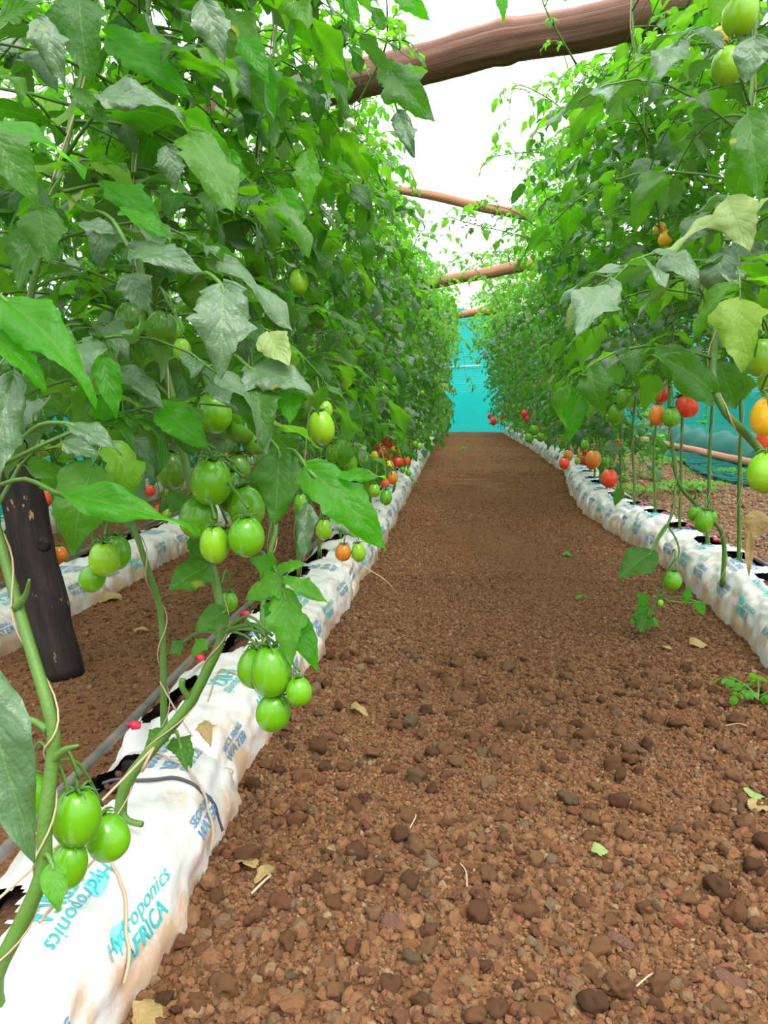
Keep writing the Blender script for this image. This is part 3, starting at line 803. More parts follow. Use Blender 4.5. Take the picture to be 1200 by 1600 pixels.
def random_fruit(e, seed, side, far):
    r = random.Random(seed); nc = 2 if not far else 1
    for c in range(nc):
        z = r.uniform(.30, .52) if c == 0 else r.uniform(.5, 1.3); px = e.location.x + side * r.uniform(.04, .13 if c == 0 else .2); py = e.location.y + r.uniform(-.12, .12); k = r.choice((2, 3, 3, 4)) if not far else 2
        top = Vector((px, py, z + .05)); tb = Buf(); o = Vector((0, 0, top.z - SOIL_Z + .04)); tube(tb, smoothpath([o, (top - e.location) + Vector((0, 0, .03)), top - e.location, top - e.location - Vector((0, 0, .05))], 3), .002, 4)
        link('fruit_truss', tb.mesh('fruit_truss', M_stem), e)
        for j in range(k):
            if c == 0: col = r.choice(('green', 'green', 'lime', 'orange', 'red', 'red', 'pink', 'yellow'))
            else: col = r.choice(('green', 'green', 'dark', 'lime'))
            a = j * 2.1 + r.random(); add_tomato(e, top + Vector((math.cos(a) * .03, math.sin(a) * .03, -.02 - .025 * j)), r.uniform(.042, .055), col, tilt=(r.uniform(-.4, .4), r.uniform(-.4, .4), 0), calyx=not far)
def shared_row(ys, xf, store, V, Vf, far_y, label, group, side):
    for i, y in enumerate(ys):
        fm, smh, path = (Vf if y > far_y else V)[i % len(Vf if y > far_y else V)]
        e = plant_empty(xf(y) - .02 * side, y, label, group); e.rotation_euler = (0, 0, 0)
        f = link('foliage', fm, e); f.rotation_euler = (0, 0, RNG.uniform(-.25, .25)); s = link('stem', smh, e); s.rotation_euler = f.rotation_euler
        sc = RNG.uniform(.93, 1.08); f.scale = s.scale = (1, 1, sc)
        if RNG.random() < .5: link('flower_cluster', FLO[i % 3], e, (path[-1].x, path[-1].y, path[-1].z * sc))
        if y < far_y: link('support_twine', TWM, e)
        random_fruit(e, int(y * 1000), side, y > far_y); store[y] = e
shared_row([y for y in hole_y_L if y >= 3.1], LX, PL, VL, VLf, 8, 'tomato plant in the long green wall left of the path, beyond the near fruit', G_L, 1)
shared_row([y for y in hole_y_R if y >= 4.6], RX, PR, VR, VRf, 8.5, 'tomato plant in the tall leafy row right of the path, beyond the red-orange tomato', G_R, -1)
hb = [1.6 - .375 + .75 * i + BAG_L * h for i in range(13) for h in (.24, .74)]
shared_row([y for y in hb if y > 1.7], BX, PB, [variant(370 + i, MID, 2.0, .50, (0, 0), tn=3, step=.036, size=.09) for i in range(3)], VLf, 6.5, 'tomato plant in the second row, seen between the nearer left stems', G_B, 1)

shared_row([3.0 - .375 + .375 * i + .18 for i in range(20)], lambda y: -2.36, {}, VLf, VLf, 2, 'tomato plant in the outermost row against the left teal net', 'tomato plants in the outermost row', 1)
def nearest(store, y): return store[min(store, key=lambda k: abs(k - y))]
def name_plant(store, y): return nearest(store, y)
PLn = {i: PL[y] for i, y in enumerate(hole_y_L) if y in PL}
PRn = {i: PR[y] for i, y in enumerate(hole_y_R) if y in PR}

# ------------------------------------------------------------------ the fruit one can single out: (plant, px, py, width px, depth, colour, tilt)
def cluster(plant, hub, items, stemr=.0028):
    """hub = (px, py, depth) where the truss leaves the stem"""
    tb = Buf(); H_ = P(*hub); loc = Vector(plant.location)
    for (x, y, w, d, col, tx, ty, *sh) in items:
        W_ = w * d / F_PX; c = P(x, y, d); s = sh[0] if sh else None
        top = add_tomato(plant, c, W_, col, s, (tx, ty, 0)); tip = top + Vector((.004, 0, W_ * .28))
        mid = (H_ + tip) / 2 + Vector((0, 0, .025)); tube(tb, [q - loc for q in smoothpath([H_, mid, tip], 4)], stemr * .75, 5)
    link('fruit_truss', tb.mesh('fruit_truss', M_stem), plant)
def T(*a): return a
cluster(PLn[0], (85, 1190, .82), [T(120, 1276, 74, .84, 'green', .05, .1, 0), T(168, 1308, 66, .90, 'green', -.1, -.35, 1), T(106, 1352, 60, .84, 'green', 0, .3, 2), T(44, 1242, 62, .88, 'green', 0, 0, 3)])
cluster(PLn[3], (355, 985, 1.1), [T(400, 1043, 58, 1.08, 'green', 0, .1, 1), T(424, 1048, 64, 1.05, 'green', 0, -.05, 0), T(427, 1112, 54, 1.06, 'green', .1, .25, 3), T(467, 1080, 41, 1.04, 'green', 0, -.1, 1)])
cluster(PLn[1], (300, 745, 1.12), [T(330, 752, 66, 1.02, 'green', .2, .1, 4), T(311, 808, 60, 1.05, 'green', 0, .15, 3), T(335, 850, 46, .98, 'lime', .2, 0, 2), T(385, 838, 56, .97, 'green', .1, 0, 4), T(384, 792, 58, 1.05, 'green', 0, -.2, 3), T(362, 768, 50, 1.1, 'dark', 0, 0, 2), T(352, 842, 26, 1.08, 'green', 0, 0, 2)])
cluster(PLn[2], (300, 620, 1.25), [T(334, 645, 56, 1.15, 'green', .1, 0, 3), T(376, 668, 44, 1.18, 'dark', 0, 0, 4), T(268, 735, 46, 1.25, 'dark', 0, 0, 2), T(398, 690, 40, 1.2, 'dark', 0, 0, 1), T(372, 730, 40, 1.2, 'dark', 0, 0, 1)])
cluster(PLn[2], (190, 790, 1.4), [T(163, 873, 48, 1.18, 'lime', .1, 0, 4), T(145, 903, 40, 1.2, 'green', 0, .5, 3), T(183, 862, 42, 1.25, 'green', 0, 0, 2)])
cluster(PLn[1], (345, 915, 1.12), [T(357, 940, 29, 1.16, 'green', 0, .1, 1)])
cluster(PLn[1], (240, 480, 1.15), [T(252, 512, 48, 1.1, 'dark', 0, .3, 3), T(284, 546, 27, 1.05, 'lime', 0, 0, 2), T(205, 500, 50, 1.15, 'dark', 0, 0, 4), T(268, 515, 40, 1.15, 'green', 0, 0, 4)])
cluster(PLn[4], (490, 590, 1.9), [T(502, 668, 42, 1.6, 'lime', .1, -.1, 0), T(507, 640, 26, 1.7, 'lime', 0, 0, 1), T(470, 785, 22, 1.7, 'green', 0, 0, 2)])
cluster(PLn[4], (450, 410, 1.9), [T(467, 440, 30, 1.8, 'lime', 0, 0, 2), T(493, 495, 34, 1.85, 'dark', 0, 0, 4), T(470, 500, 36, 1.9, 'dark', 0, 0, 3)])
cluster(PLn[5], (538, 800, 2.5), [T(506, 827, 26, 2.2, 'lime', 0, 0, 0), T(536, 863, 25, 2.3, 'orange', .1, .1, 1), T(560, 863, 23, 2.3, 'lime', 0, -.1, 0), T(470, 790, 24, 2.3, 'green', 0, 0, 1)])
cluster(PLn[6], (560, 660, 2.9), [T(520, 708, 24, 2.7, 'green', 0, 0, 2), T(534, 706, 22, 2.8, 'green', 0, 0, 2), T(547, 724, 23, 2.6, 'green', 0, 0, 0), T(566, 714, 20, 2.7, 'green', 0, 0, 0), T(530, 690, 20, 2.8, 'dark', 0, 0, 2), T(558, 700, 12, 2.7, 'orange', 0, 0, 0)])
cluster(PLn[7], (595, 700, 3.4), [T(603, 777, 19, 3.1, 'green', 0, 0, 0), T(585, 766, 19, 3.2, 'lime', 0, 0, 1), T(602, 755, 13, 3.3, 'red', 0, 0, 1), T(613, 746, 17, 3.4, 'orange', 0, 0, 0), T(608, 728, 14, 3.5, 'yellow', 0, 0, 2), T(585, 712, 12, 3.5, 'yellow', 0, 0, 2)])
pf = nearest(PL, 4.3)
cluster(pf, (618, 690, 4.4), [T(622, 722, 14, 4.2, 'red', 0, 0, 1), T(635, 720, 12, 4.2, 'red', 0, 0, 0), T(629, 734, 9, 4.1, 'green', 0, 0, 1), T(638, 739, 9, 4.1, 'green', 0, 0, 1), T(630, 700, 12, 4.4, 'green', 0, 0, 1), T(648, 694, 10, 4.6, 'green', 0, 0, 1), T(655, 697, 9, 4.8, 'lime', 0, 0, 0)])
pf['label'] = 'tomato plant bearing the two red tomatoes closest to the left bag line'
b0, b1 = nearest(PB, 2.3), nearest(PB, 3.4)
b0['label'] = 'second-row tomato plant with a red tomato beside the dark post'; b1['label'] = 'second-row tomato plant with pinkish red and lime tomatoes seen under the long bright leaf'
cluster(b0, (60, 700, 2.3), [T(68, 779, 23, 2.2, 'red', 0, -.2, 0), T(93, 866, 24, 2.3, 'orange', 0, 0, 3), T(66, 700, 26, 2.4, 'lime', 0, 0, 3)])
cluster(b1, (230, 660, 3.3), [T(253, 694, 20, 2.9, 'orange', .2, 0, 2), T(272, 708, 15, 3.0, 'lime', 0, 0, 2), T(250, 799, 18, 3.3, 'pink', 0, 0, 2), T(261, 803, 13, 3.2, 'lime', 0, 0, 2), T(160, 745, 14, 3.4, 'pink', 0, 0, 2), T(158, 762, 10, 3.4, 'green', 0, 0, 2)])
# right row
cluster(PRn[0], (1190, 610, 1.3), [T(1198, 650, 48, 1.25, 'yellow', 0, .1, 0), T(1204, 694, 46, 1.35, 'red', 0, 0, 3), T(1198, 738, 58, 1.15, 'lime', 0, .05, 1)])
cluster(PRn[0], (1175, 490, 1.38), [T(1187, 558, 46, 1.45, 'lime', 0, 0, 0), T(1176, 524, 34, 1.5, 'green', 0, 0, 3), T(1197, 510, 36, 1.6, 'green', 0, 0, 3), T(1205, 592, 40, 1.5, 'lime', 0, 0, 2), T(1147, 465, 27, 1.7, 'lime', 0, 0, 3)])
cluster(PRn[0], (1170, -40, 1.4), [T(1157, 20, 54, 1.2, 'lime', 0, .1, 0), T(1137, 102, 50, 1.2, 'lime', 0, .1, 1), T(1125, 58, 28, 1.3, 'yellow', 0, 0, 1)])
cluster(PRn[2], (1046, 605, 2.5), [T(1033, 616, 24, 2.55, 'red', 0, 0, 1), T(1073, 634, 33, 2.5, 'red', 0, -.6, 3), T(1027, 648, 26, 2.4, 'orange', 0, 0, 0), T(1049, 652, 27, 2.35, 'green', 0, 0, 1)])
cluster(PRn[2], (1085, 780, 2.55), [T(1100, 814, 28, 2.3, 'green', 0, .1, 0), T(1086, 802, 22, 2.35, 'green', 0, 0, 1), T(1113, 807, 16, 2.5, 'green', 0, 0, 1)])
cluster(PRn[2], (1052, 860, 2.4), [T(1051, 907, 28, 2.35, 'green', 0, .1, 1), T(1032, 942, 9, 2.35, 'lime', 0, 0, 2)])
cluster(PRn[3], (960, 690, 2.9), [T(952, 747, 26, 2.8, 'red', 0, 0, 1)])
cluster(PRn[3], (985, 560, 2.9), [T(976, 622, 27, 2.8, 'green', 0, .1, 3), T(963, 646, 26, 2.85, 'green', 0, 0, 3), T(950, 630, 22, 2.9, 'green', 0, 0, 1)])
cluster(PRn[4], (925, 690, 3.4), [T(927, 717, 25, 3.3, 'orange', 0, 0, 4), T(902, 720, 9, 3.4, 'lime', 0, 0, 2), T(946, 721, 13, 3.4, 'green', 0, 0, 1), T(914, 695, 13, 3.4, 'green', 0, 0, 2)])
cluster(PRn[5], (885, 690, 3.9), [T(882, 724, 16, 3.8, 'red', 0, 0, 1), T(888, 711, 15, 3.9, 'orange', 0, 0, 3)])
cluster(PRn[5], (890, 590, 3.9), [T(883, 614, 17, 3.8, 'lime', 0, 0, 0), T(878, 643, 14, 3.8, 'lime', 0, .2, 0)])
cluster(PRn[6], (915, 170, 3.9), [T(902, 196, 17, 3.8, 'lime', 0, 0, 2), T(918, 201, 18, 3.8, 'lime', 0, 0, 2), T(955, 360, 18, 3.8, 'green', 0, 0, 3)])
cluster(PRn[3], (1028, 330, 2.6), [T(1031, 358, 20, 2.5, 'yellow', 0, 0, 1), T(1041, 372, 22, 2.45, 'yellow', 0, .5, 0), T(1090, 385, 26, 2.6, 'lime', 0, 0, 2), T(1062, 378, 18, 2.6, 'green', 0, 0, 2)])
pr = nearest(PR, 5.2); pr['label'] = 'tomato plant with three small green tomatoes where the right bags bend'
cluster(pr, (835, 640, 5.2), [T(835, 672, 15, 5.0, 'green', 0, 0, 1), T(827, 684, 14, 5.0, 'green', 0, 0, 1), T(845, 683, 13, 5.1, 'green', 0, 0, 1), T(820, 646, 11, 5.4, 'pink', 0, 0, 1), T(823, 654, 8, 5.4, 'pink', 0, 0, 2)])
pr = nearest(PR, 14); pr['label'] = 'tomato plant with small pinkish fruit near the end net'
cluster(pr, (790, 632, 13.8), [T(787, 650, 9, 13, 'pink', 0, 0, 2), T(771, 658, 10, 13.6, 'pink', 0, 0, 2), T(765, 650, 7, 15, 'pink', 0, 0, 2)])

# ------------------------------------------------------------------ big single leaves: base px, tip px, width px, depth base/tip, colour, how far turned to the sky
KINDS = {'m': M_leaf, 'g': M_leaf_grey, 'b': M_leaf_bright, 'y': M_leaf_young, 'p': M_leaf_pale, 'd': M_leaf_dry}
def hero(plant, a, b, w, d, d2, kind, sky=.5, seed=0, curl=.6, lobes=.38, stem_to=None, fold=.3, label=None):
    A_, B_ = P(a[0], a[1], d), P(b[0], b[1], d2); L = (B_ - A_).length; ww = w * d / F_PX
    T_ = leaflet(26, 14, 700 + seed, lobes, curl, fold, .34, .045); end = Vector((0, T_[0][-1][1], T_[0][-1][2])); sc = L / max(.5, end.length)
    mid = (A_ + B_) / 2; up = (CAM - mid).normalized() * (1 - sky) + Vector((0, 0, 1)) * sky
    buf = Buf(); dirv = (B_ - A_).normalized(); s, dd, n = basis(dirv, up)
    ang = math.atan2(end.z, end.y); q = Matrix.Rotation(-ang, 3, s); dd = q @ dd; n = q @ n
    wsc = ww / (2 * .36 * sc)
    m = np.array([list(s * sc * wsc), list(dd * sc), list(n * sc)]); loc = Vector(plant.location)
    buf.add(T_[0] @ m + np.array(A_ - loc), T_[1], T_[2], 0)
    me = buf.mesh('leaf', [KINDS[kind], M_stem])
    if stem_to is not None:
        sb = Buf(); S_ = P(*stem_to) - loc; AA = A_ - loc; tube(sb, smoothpath([S_, (S_ + AA) / 2 + Vector((0, 0, .012)), AA, AA + dirv * L * .15], 3), [.0026] * 9 + [.0012], 5)
        link('petiole', sb.mesh('petiole', M_stem), plant)
    o = link('leaf', me, plant)
    if kind in 'bpyd': o['label'] = {'b': 'large bright green leaf', 'p': 'pale underside of a leaf', 'y': 'young fresh green leaf', 'd': 'withered brown leaf'}[kind]
h = hero
p0, p1, p2, p3, p4, p5 = [PLn[i] for i in range(6)]
h(p0, (92, 772), (312, 838), 64, .80, .80, 'b', .55, 1, .5, .2, (-5, 760, .86))
h(p0, (0, 462), (150, 640), 92, .72, .70, 'b', .6, 2, .9, .3, (-60, 470, .8))
h(p0, (-10, 525), (72, 612), 56, .70, .70, 'b', .5, 3, .5)
h(p0, (-10, 190), (132, 282), 56, .75, .75, 'b', .7, 4, .5)
h(p0, (-15, 205), (58, 330), 80, .72, .74, 'm', .4, 5, .6)
h(p0, (-40, 1040), (55, 1350), 110, .50, .50, 'g', .2, 6, .6, .1)
h(p0, (82, 1352), (92, 1426), 44, .78, .76, 'y', .3, 7, .6, .1, (66, 1350, .8))
h(p0, (20, 590), (-20, 790), 70, .72, .70, 'g', .3, 8, .6)
h(p0, (105, 662), (190, 708), 46, .85, .83, 'g', .6, 9, .8, .2, (20, 700, .88))
h(p0, (60, 30), (100, 132), 56, .8, .8, 'g', .4, 10, .9, .4)
h(p0, (0, 30), (70, 0), 40, .75, .75, 'm', .4, 11)
h(p0, (62, 330), (75, 408), 74, .8, .78, 'm', .4, 12, .6, .2)
h(p0, (190, 330), (268, 372), 50, .85, .85, 'b', .6, 13)
h(p1, (150, 150), (292, 192), 68, .85, .85, 'g', .5, 14, .9, .4)
h(p1, (118, 140), (170, 200), 50, .86, .86, 'm', .5, 15)
h(p1, (262, 230), (275, 300), 46, .9, .9, 'g', .3, 16, .6)
h(p1, (170, 60), (300, 150), 70, 1.0, .98, 'b', .3, 17, .5)
h(p1, (318, 2), (350, 100), 62, .9, .9, 'g', .3, 18, .4, .3)
h(p1, (205, 392), (320, 425), 62, .86, .84, 'g', .45, 19, .7, .3, (150, 330, .95))
h(p1, (200, 430), (230, 488), 58, .9, .9, 'g', .3, 20, .4, .2)
h(p1, (348, 448), (345, 592), 100, .82, .80, 'g', .25, 21, .7, .5, (300, 440, .9))
h(p1, (112, 350), (210, 372), 40, .9, .9, 'g', .6, 22, .5)
h(p1, (160, 285), (265, 360), 60, .95, .93, 'b', .5, 23)
h(p1, (160, 560), (182, 655), 46, .9, .9, 'b', .3, 24, .5, .2)
h(p1, (190, 580), (255, 640), 46, .95, .93, 'g', .5, 25, .5, .2)
h(p1, (250, 640), (326, 700), 64, .95, .93, 'b', .35, 26, .6, .15)
h(p1, (100, 690), (175, 735), 40, .9, .9, 'g', .6, 27)
h(p1, (330, 600), (372, 642), 46, 1.02, 1.0, 'g', .4, 101, .6, .4)
h(p1, (140, 790), (118, 870), 34, 1.2, 1.2, 'g', .3, 102, .6, .4, (150, 770, 1.25))
h(p1, (180, 600), (150, 690), 40, .95, .95, 'b', .2, 103)
h(p1, (290, 790), (250, 770), 36, 1.2, 1.2, 'm', .3, 104)
h(p1, (322, 885), (262, 925), 60, 1.1, 1.06, 'm', .3, 28, .5, .25, (335, 880, 1.12))
h(p1, (352, 955), (305, 985), 48, 1.08, 1.05, 'm', .25, 29, .3, .1, (348, 965, 1.1))
h(p1, (300, 840), (330, 880), 40, 1.1, 1.1, 'm', .3, 30)
h(p2, (390, 575), (492, 620), 84, .95, .92, 'g', .5, 31, .8, .5, (340, 560, 1.1))
h(p2, (420, 520), (452, 572), 54, .95, .92, 'p', .1, 32, .5, .15)
h(p2, (455, 590), (452, 660), 60, .95, .92, 'b', .2, 33, .6, .3)
h(p2, (400, 600), (412, 700), 74, .93, .9, 'm', .3, 34, .6, .3)
h(p2, (436, 705), (430, 820), 80, 1.0, .98, 'm', .2, 35, .5, .25, (400, 690, 1.1))
h(p2, (360, 240), (350, 318), 50, 1.1, 1.1, 'b', .3, 36)
h(p2, (440, 300), (468, 385), 52, 1.2, 1.2, 'b', .3, 37)
h(p2, (380, 60), (420, 130), 46, 1.1, 1.1, 'b', .3, 38)
h(p2, (480, 240), (482, 330), 46, 1.3, 1.3, 'y', .2, 39)
h(p2, (410, 90), (425, 200), 44, 1.2, 1.2, 'b', .2, 40)
h(p3, (482, 734), (604, 858), 86, .92, .90, 'b', .4, 41, .6, .25, (440, 705, 1.1))
h(p3, (520, 745), (602, 742), 30, .92, .90, 'b', .5, 42, .3, .3)
h(p3, (440, 905), (384, 938), 50, 1.06, 1.05, 'y', .4, 43, .5, .4)
h(p3, (430, 893), (392, 872), 46, 1.08, 1.06, 'b', .3, 44, .5, .3)
h(p3, (436, 890), (478, 880), 26, 1.06, 1.05, 'y', .4, 45, .4, .4)
h(p3, (445, 905), (516, 942), 34, 1.05, 1.03, 'y', .5, 46, .5, .4)
h(p3, (444, 925), (455, 1040), 62, 1.05, 1.02, 'y', .3, 47, .5, .4, (405, 860, 1.12))
h(p3, (462, 962), (496, 1048), 46, 1.06, 1.04, 'b', .2, 48, .4, .15, (446, 930, 1.05))
h(p3, (430, 940), (420, 985), 30, 1.08, 1.07, 'b', .2, 49)
h(p3, (285, 1005), (262, 1022), 26, 1.4, 1.4, 'm', .4, 50, .3, .4, (345, 990, 1.12))
h(p3, (320, 1000), (300, 1027), 24, 1.4, 1.4, 'y', .3, 51, .3, .4)
h(p5, (520, 800), (572, 845), 44, 2.0, 1.95, 'g', .4, 52, .8, .4, (515, 795, 2.1))
h(p4, (480, 790), (472, 880), 34, 1.6, 1.58, 'g', .2, 53, .6, .3)
h(p1, (262, 1140), (225, 1172), 34, 1.13, 1.1, 'm', .5, 54, .6, .3)
h(p1, (275, 1155), (300, 1200), 40, 1.13, 1.1, 'm', .5, 55, .9, .5)
h(p1, (318, 1128), (328, 1165), 26, 1.15, 1.12, 'd', .3, 56, 1.2, .5)
h(p1, (282, 1165), (292, 1205), 20, 1.1, 1.08, 'm', .1, 57, .4, .2, (270, 1145, 1.1))
# leaves hanging in the open sky at the top of the path
h(p4, (600, 105), (680, 190), 66, 1.9, 1.85, 'm', .3, 58, .4, .6, (585, 90, 1.95))
h(p4, (612, 120), (668, 112), 34, 1.9, 1.9, 'y', .3, 59, .4, .5)
h(p4, (622, 178), (648, 248), 38, 1.88, 1.85, 'g', .3, 60, .5, .6, (612, 160, 1.9))
h(p4, (615, -20), (672, 32), 40, 1.8, 1.8, 'b', .3, 61, .4, .4)
h(p4, (780, -25), (788, 38), 24, 2.0, 2.0, 'b', .2, 62, .4, .3)
h(p4, (540, -10), (562, 38), 30, 1.8, 1.8, 'b', .2, 63, .4, .3)
h(p4, (600, 45), (580, 10), 26, 1.9, 1.9, 'm', .3, 64)
# right row
q0, q1, q2, q3, q4, q5 = [PRn[i] for i in range(6)]
h(q0, (1112, 612), (1008, 556), 78, 1.28, 1.2, 'm', .3, 71, .5, .15, (1118, 618, 1.3))
h(q0, (1150, 300), (1190, 170), 60, 1.15, 1.1, 'm', .2, 72, .5, .1)
h(q0, (1180, 60), (1165, 130), 60, 1.0, 1.0, 'g', .3, 73, .5, .1)
h(q0, (1170, 180), (1185, 310), 70, 1.05, 1.02, 'm', .2, 74, .6, .2)
h(q0, (1138, 312), (1170, 390), 76, 1.15, 1.12, 'p', .1, 75, .6, .4)
h(q0, (1136, 350), (1030, 400), 34, 1.2, 1.15, 'p', .6, 76, .9, .15)
h(q0, (1160, 370), (1185, 460), 60, 1.3, 1.3, 'g', .3, 77)
h(q0, (1090, 340), (1070, 385), 50, 1.5, 1.5, 'g', .3, 78, .5, .2)
h(q0, (1125, 570), (1150, 640), 66, 1.4, 1.4, 'm', .2, 79, .5, .4)
h(q0, (1160, 450), (1180, 560), 46, 1.3, 1.3, 'm', .2, 80)
h(q2, (1018, 862), (966, 904), 54, 2.35, 2.3, 'm', .3, 81, .3, .1, (1040, 820, 2.45))
h(q2, (1012, 950), (985, 975), 26, 2.4, 2.38, 'b', .5, 82, .3, .4)
h(q2, (1012, 962), (1000, 988), 34, 2.38, 2.35, 'm', .3, 83, .3, .5, (1040, 925, 2.4))
h(q2, (1010, 945), (995, 925), 22, 2.4, 2.4, 'b', .4, 84, .3, .4)
h(q2, (1015, 968), (1032, 978), 16, 2.4, 2.4, 'y', .4, 85, .3, .3)
h(q2, (1088, 940), (1100, 962), 20, 2.35, 2.33, 'b', .3, 86, .3, .2, (1035, 938, 2.38))
h(q2, (1076, 920), (1072, 945), 14, 2.35, 2.35, 'b', .2, 87)
h(q2, (1000, 250), (1020, 300), 50, 2.2, 2.2, 'g', .4, 88)
h(q3, (970, 575), (908, 614), 50, 2.5, 2.45, 'y', .4, 89, .6, .4)
h(q3, (1040, 210), (1068, 265), 46, 2.3, 2.3, 'g', .4, 90)
h(q4, (925, 462), (882, 512), 44, 3.0, 2.95, 'p', .3, 91, .6, .4)
h(q4, (903, 612), (888, 690), 42, 3.0, 2.95, 'b', .2, 92, .3, .1, (905, 600, 3.1))
h(q5, (985, 385), (1000, 430), 38, 2.4, 2.4, 'g', .3, 93)
h(q2, (955, 690), (958, 718), 26, 2.7, 2.7, 'g', .3, 94)
h(q2, (970, 765), (960, 790), 20, 2.6, 2.6, 'm', .3, 95)
h(q1, (1180, 800), (1185, 840), 40, 1.9, 1.9, 'd', .3, 96, .9, .4)
h(q1, (1172, 830), (1170, 900), 16, 1.9, 1.9, 'd', .2, 97, .4, .2)
# trailing low branch of the right plant, and the pedicels left where fruit was picked
tb = Buf(); loc = Vector(q2.location)
for line in ([(1056, 757, 2.5), (1052, 795, 2.46), (1042, 822, 2.44), (1030, 840, 2.4), (1018, 862, 2.35)], [(1042, 820, 2.44), (1056, 842, 2.4), (1061, 865, 2.38), (1050, 890, 2.36)],
             [(1056, 872, 2.38), (1035, 905, 2.38), (1028, 930, 2.38), (1014, 968, 2.38)], [(1028, 930, 2.38), (1050, 940, 2.36), (1100, 943, 2.36)]):
    tube(tb, [P(*q) - loc for q in smoothpath([Vector(q) for q in line], 4)], .0045 if line[0][1] < 800 else .003, 6)
link('trailing_branch', tb.mesh('trailing_branch', M_stem), q2)
tb = Buf(); loc = Vector(p0.location)
for line in ([(80, 1190, .81), (100, 1172, .80), (122, 1165, .79)], [(75, 1140, .81), (50, 1125, .82), (25, 1122, .83)], [(25, 950, .84), (40, 930, .83), (46, 905, .82)]):
    tb = Buf(); tube(tb, [P(*q) - loc for q in smoothpath([Vector(q) for q in line], 4)], [.006, .005, .0045, .004, .0035, .003, .0025, .002, .0015], 6)
    link('side_shoot', tb.mesh('side_shoot', M_stem), p0)
tb = Buf(); loc = Vector(p1.location)
for line in ([(345, 992, 1.1), (372, 978, 1.09), (400, 978, 1.08), (415, 992, 1.07)], [(300, 1095, 1.1), (285, 1075, 1.09), (286, 1060, 1.09)], [(190, 1265, 1.1), (200, 1282, 1.09), (222, 1288, 1.08)]):
    tb = Buf(); tube(tb, [P(*q) - loc for q in smoothpath([Vector(q) for q in line], 3)], .0045, 6)
    link('side_shoot', tb.mesh('side_shoot', M_stem), p1)

# leafy shoots arching over the path further along (belong to the plants there)
def shoot(plant, pts, seed, size=.06, step=.07, T_=MID, mi=1, rad=.004):
    r = random.Random(seed); fb = Buf(); sb = Buf(); loc = Vector(plant.location); path = smoothpath([Vector(q) - loc for q in pts], 8)
    n = len(path); tube(sb, path, [rad * (1 - .6 * i / n) for i in range(n)], 5); acc = 0; az = 0
    for i in range(1, n):
        acc += (path[i] - path[i - 1]).length
        if acc > step:
            acc = 0; az += 2.4; d = (path[i] - path[i - 1]).normalized() * .4 + Vector((math.cos(az), .4 * math.sin(az), .5 + math.sin(az) * .5)); compound(fb, sb, T_, path[i], d, size * 2.2, r, size, 2, 1.6, mi=mi, tn=3)
    link('arching_shoot', sb.mesh('arching_shoot', M_stem), plant); link('shoot_leaves', fb.mesh('shoot_leaves', LM), plant)
def Pn(l): return [P(*q) for q in l]
shoot(nearest(PR, 4.9), Pn([(930, 330, 4.9), (860, 375, 4.8), (790, 362, 4.7), (720, 345, 4.6), (690, 330, 4.6)]), 1, .07)
shoot(nearest(PR, 4.9), Pn([(880, 400, 4.9), (820, 340, 4.8), (760, 320, 4.7), (735, 345, 4.6)]), 2, .06)
shoot(nearest(PR, 4.9), Pn([(900, 260, 4.7), (850, 240, 4.5), (800, 240, 4.4), (760, 248, 4.4)]), 3, .06)
shoot(nearest(PR, 4.9), Pn([(890, 180, 4.3), (850, 150, 4.2), (805, 135, 4.1), (795, 190, 4.1)]), 4, .06)
shoot(nearest(PL, 5.2), Pn([(600, 470, 5.2), (640, 400, 5.2), (660, 360, 5.1), (690, 370, 5.0)]), 5, .06)
shoot(nearest(PL, 6.8), Pn([(650, 520, 6.8), (690, 430, 6.8), (730, 395, 6.7), (745, 430, 6.6)]), 6, .07)
shoot(nearest(PR, 7.5), Pn([(800, 520, 7.5), (760, 440, 7.4), (715, 410, 7.3), (690, 450, 7.2)]), 7, .07)
shoot(nearest(PR, 9), Pn([(770, 560, 9), (740, 520, 9), (715, 505, 8.8), (705, 560, 8.7)]), 8, .08, .09)
shoot(nearest(PL, 9), Pn([(670, 560, 9), (695, 520, 9), (720, 540, 8.8), (728, 590, 8.7)]), 9, .08, .09)
shoot(nearest(PL, 2.6), Pn([(480, 140, 2.3), (540, 70, 2.2), (590, 60, 2.1), (640, 90, 2.0)]), 10, .055, .06, HI)
shoot(nearest(PL, 2.6), Pn([(560, 160, 2.4), (600, 80, 2.3), (605, 20, 2.2), (600, -60, 2.1)]), 11, .05, .07, HI)
shoot(nearest(PL, 3.8), Pn([(540, 300, 3.8), (575, 240, 3.8), (600, 250, 3.7), (605, 330, 3.7)]), 12, .07, .07)
shoot(nearest(PR, 2.6), Pn([(900, 100, 2.6), (855, 20, 2.5), (835, -40, 2.5)]), 13, .035, .06, HI)
for pl, q in ((nearest(PR, 4.9), (770, 330, 4.6)), (nearest(PR, 4.9), (755, 322, 4.6)), (nearest(PR, 4.9), (735, 355, 4.5)), (nearest(PL, 6.8), (745, 400, 6.6)), (nearest(PL, 3.0), (525, 445, 2.8)), (nearest(PR, 9), (738, 500, 8.6))):
    link('flower_cluster', FLO[1], pl, P(*q) - Vector(pl.location))

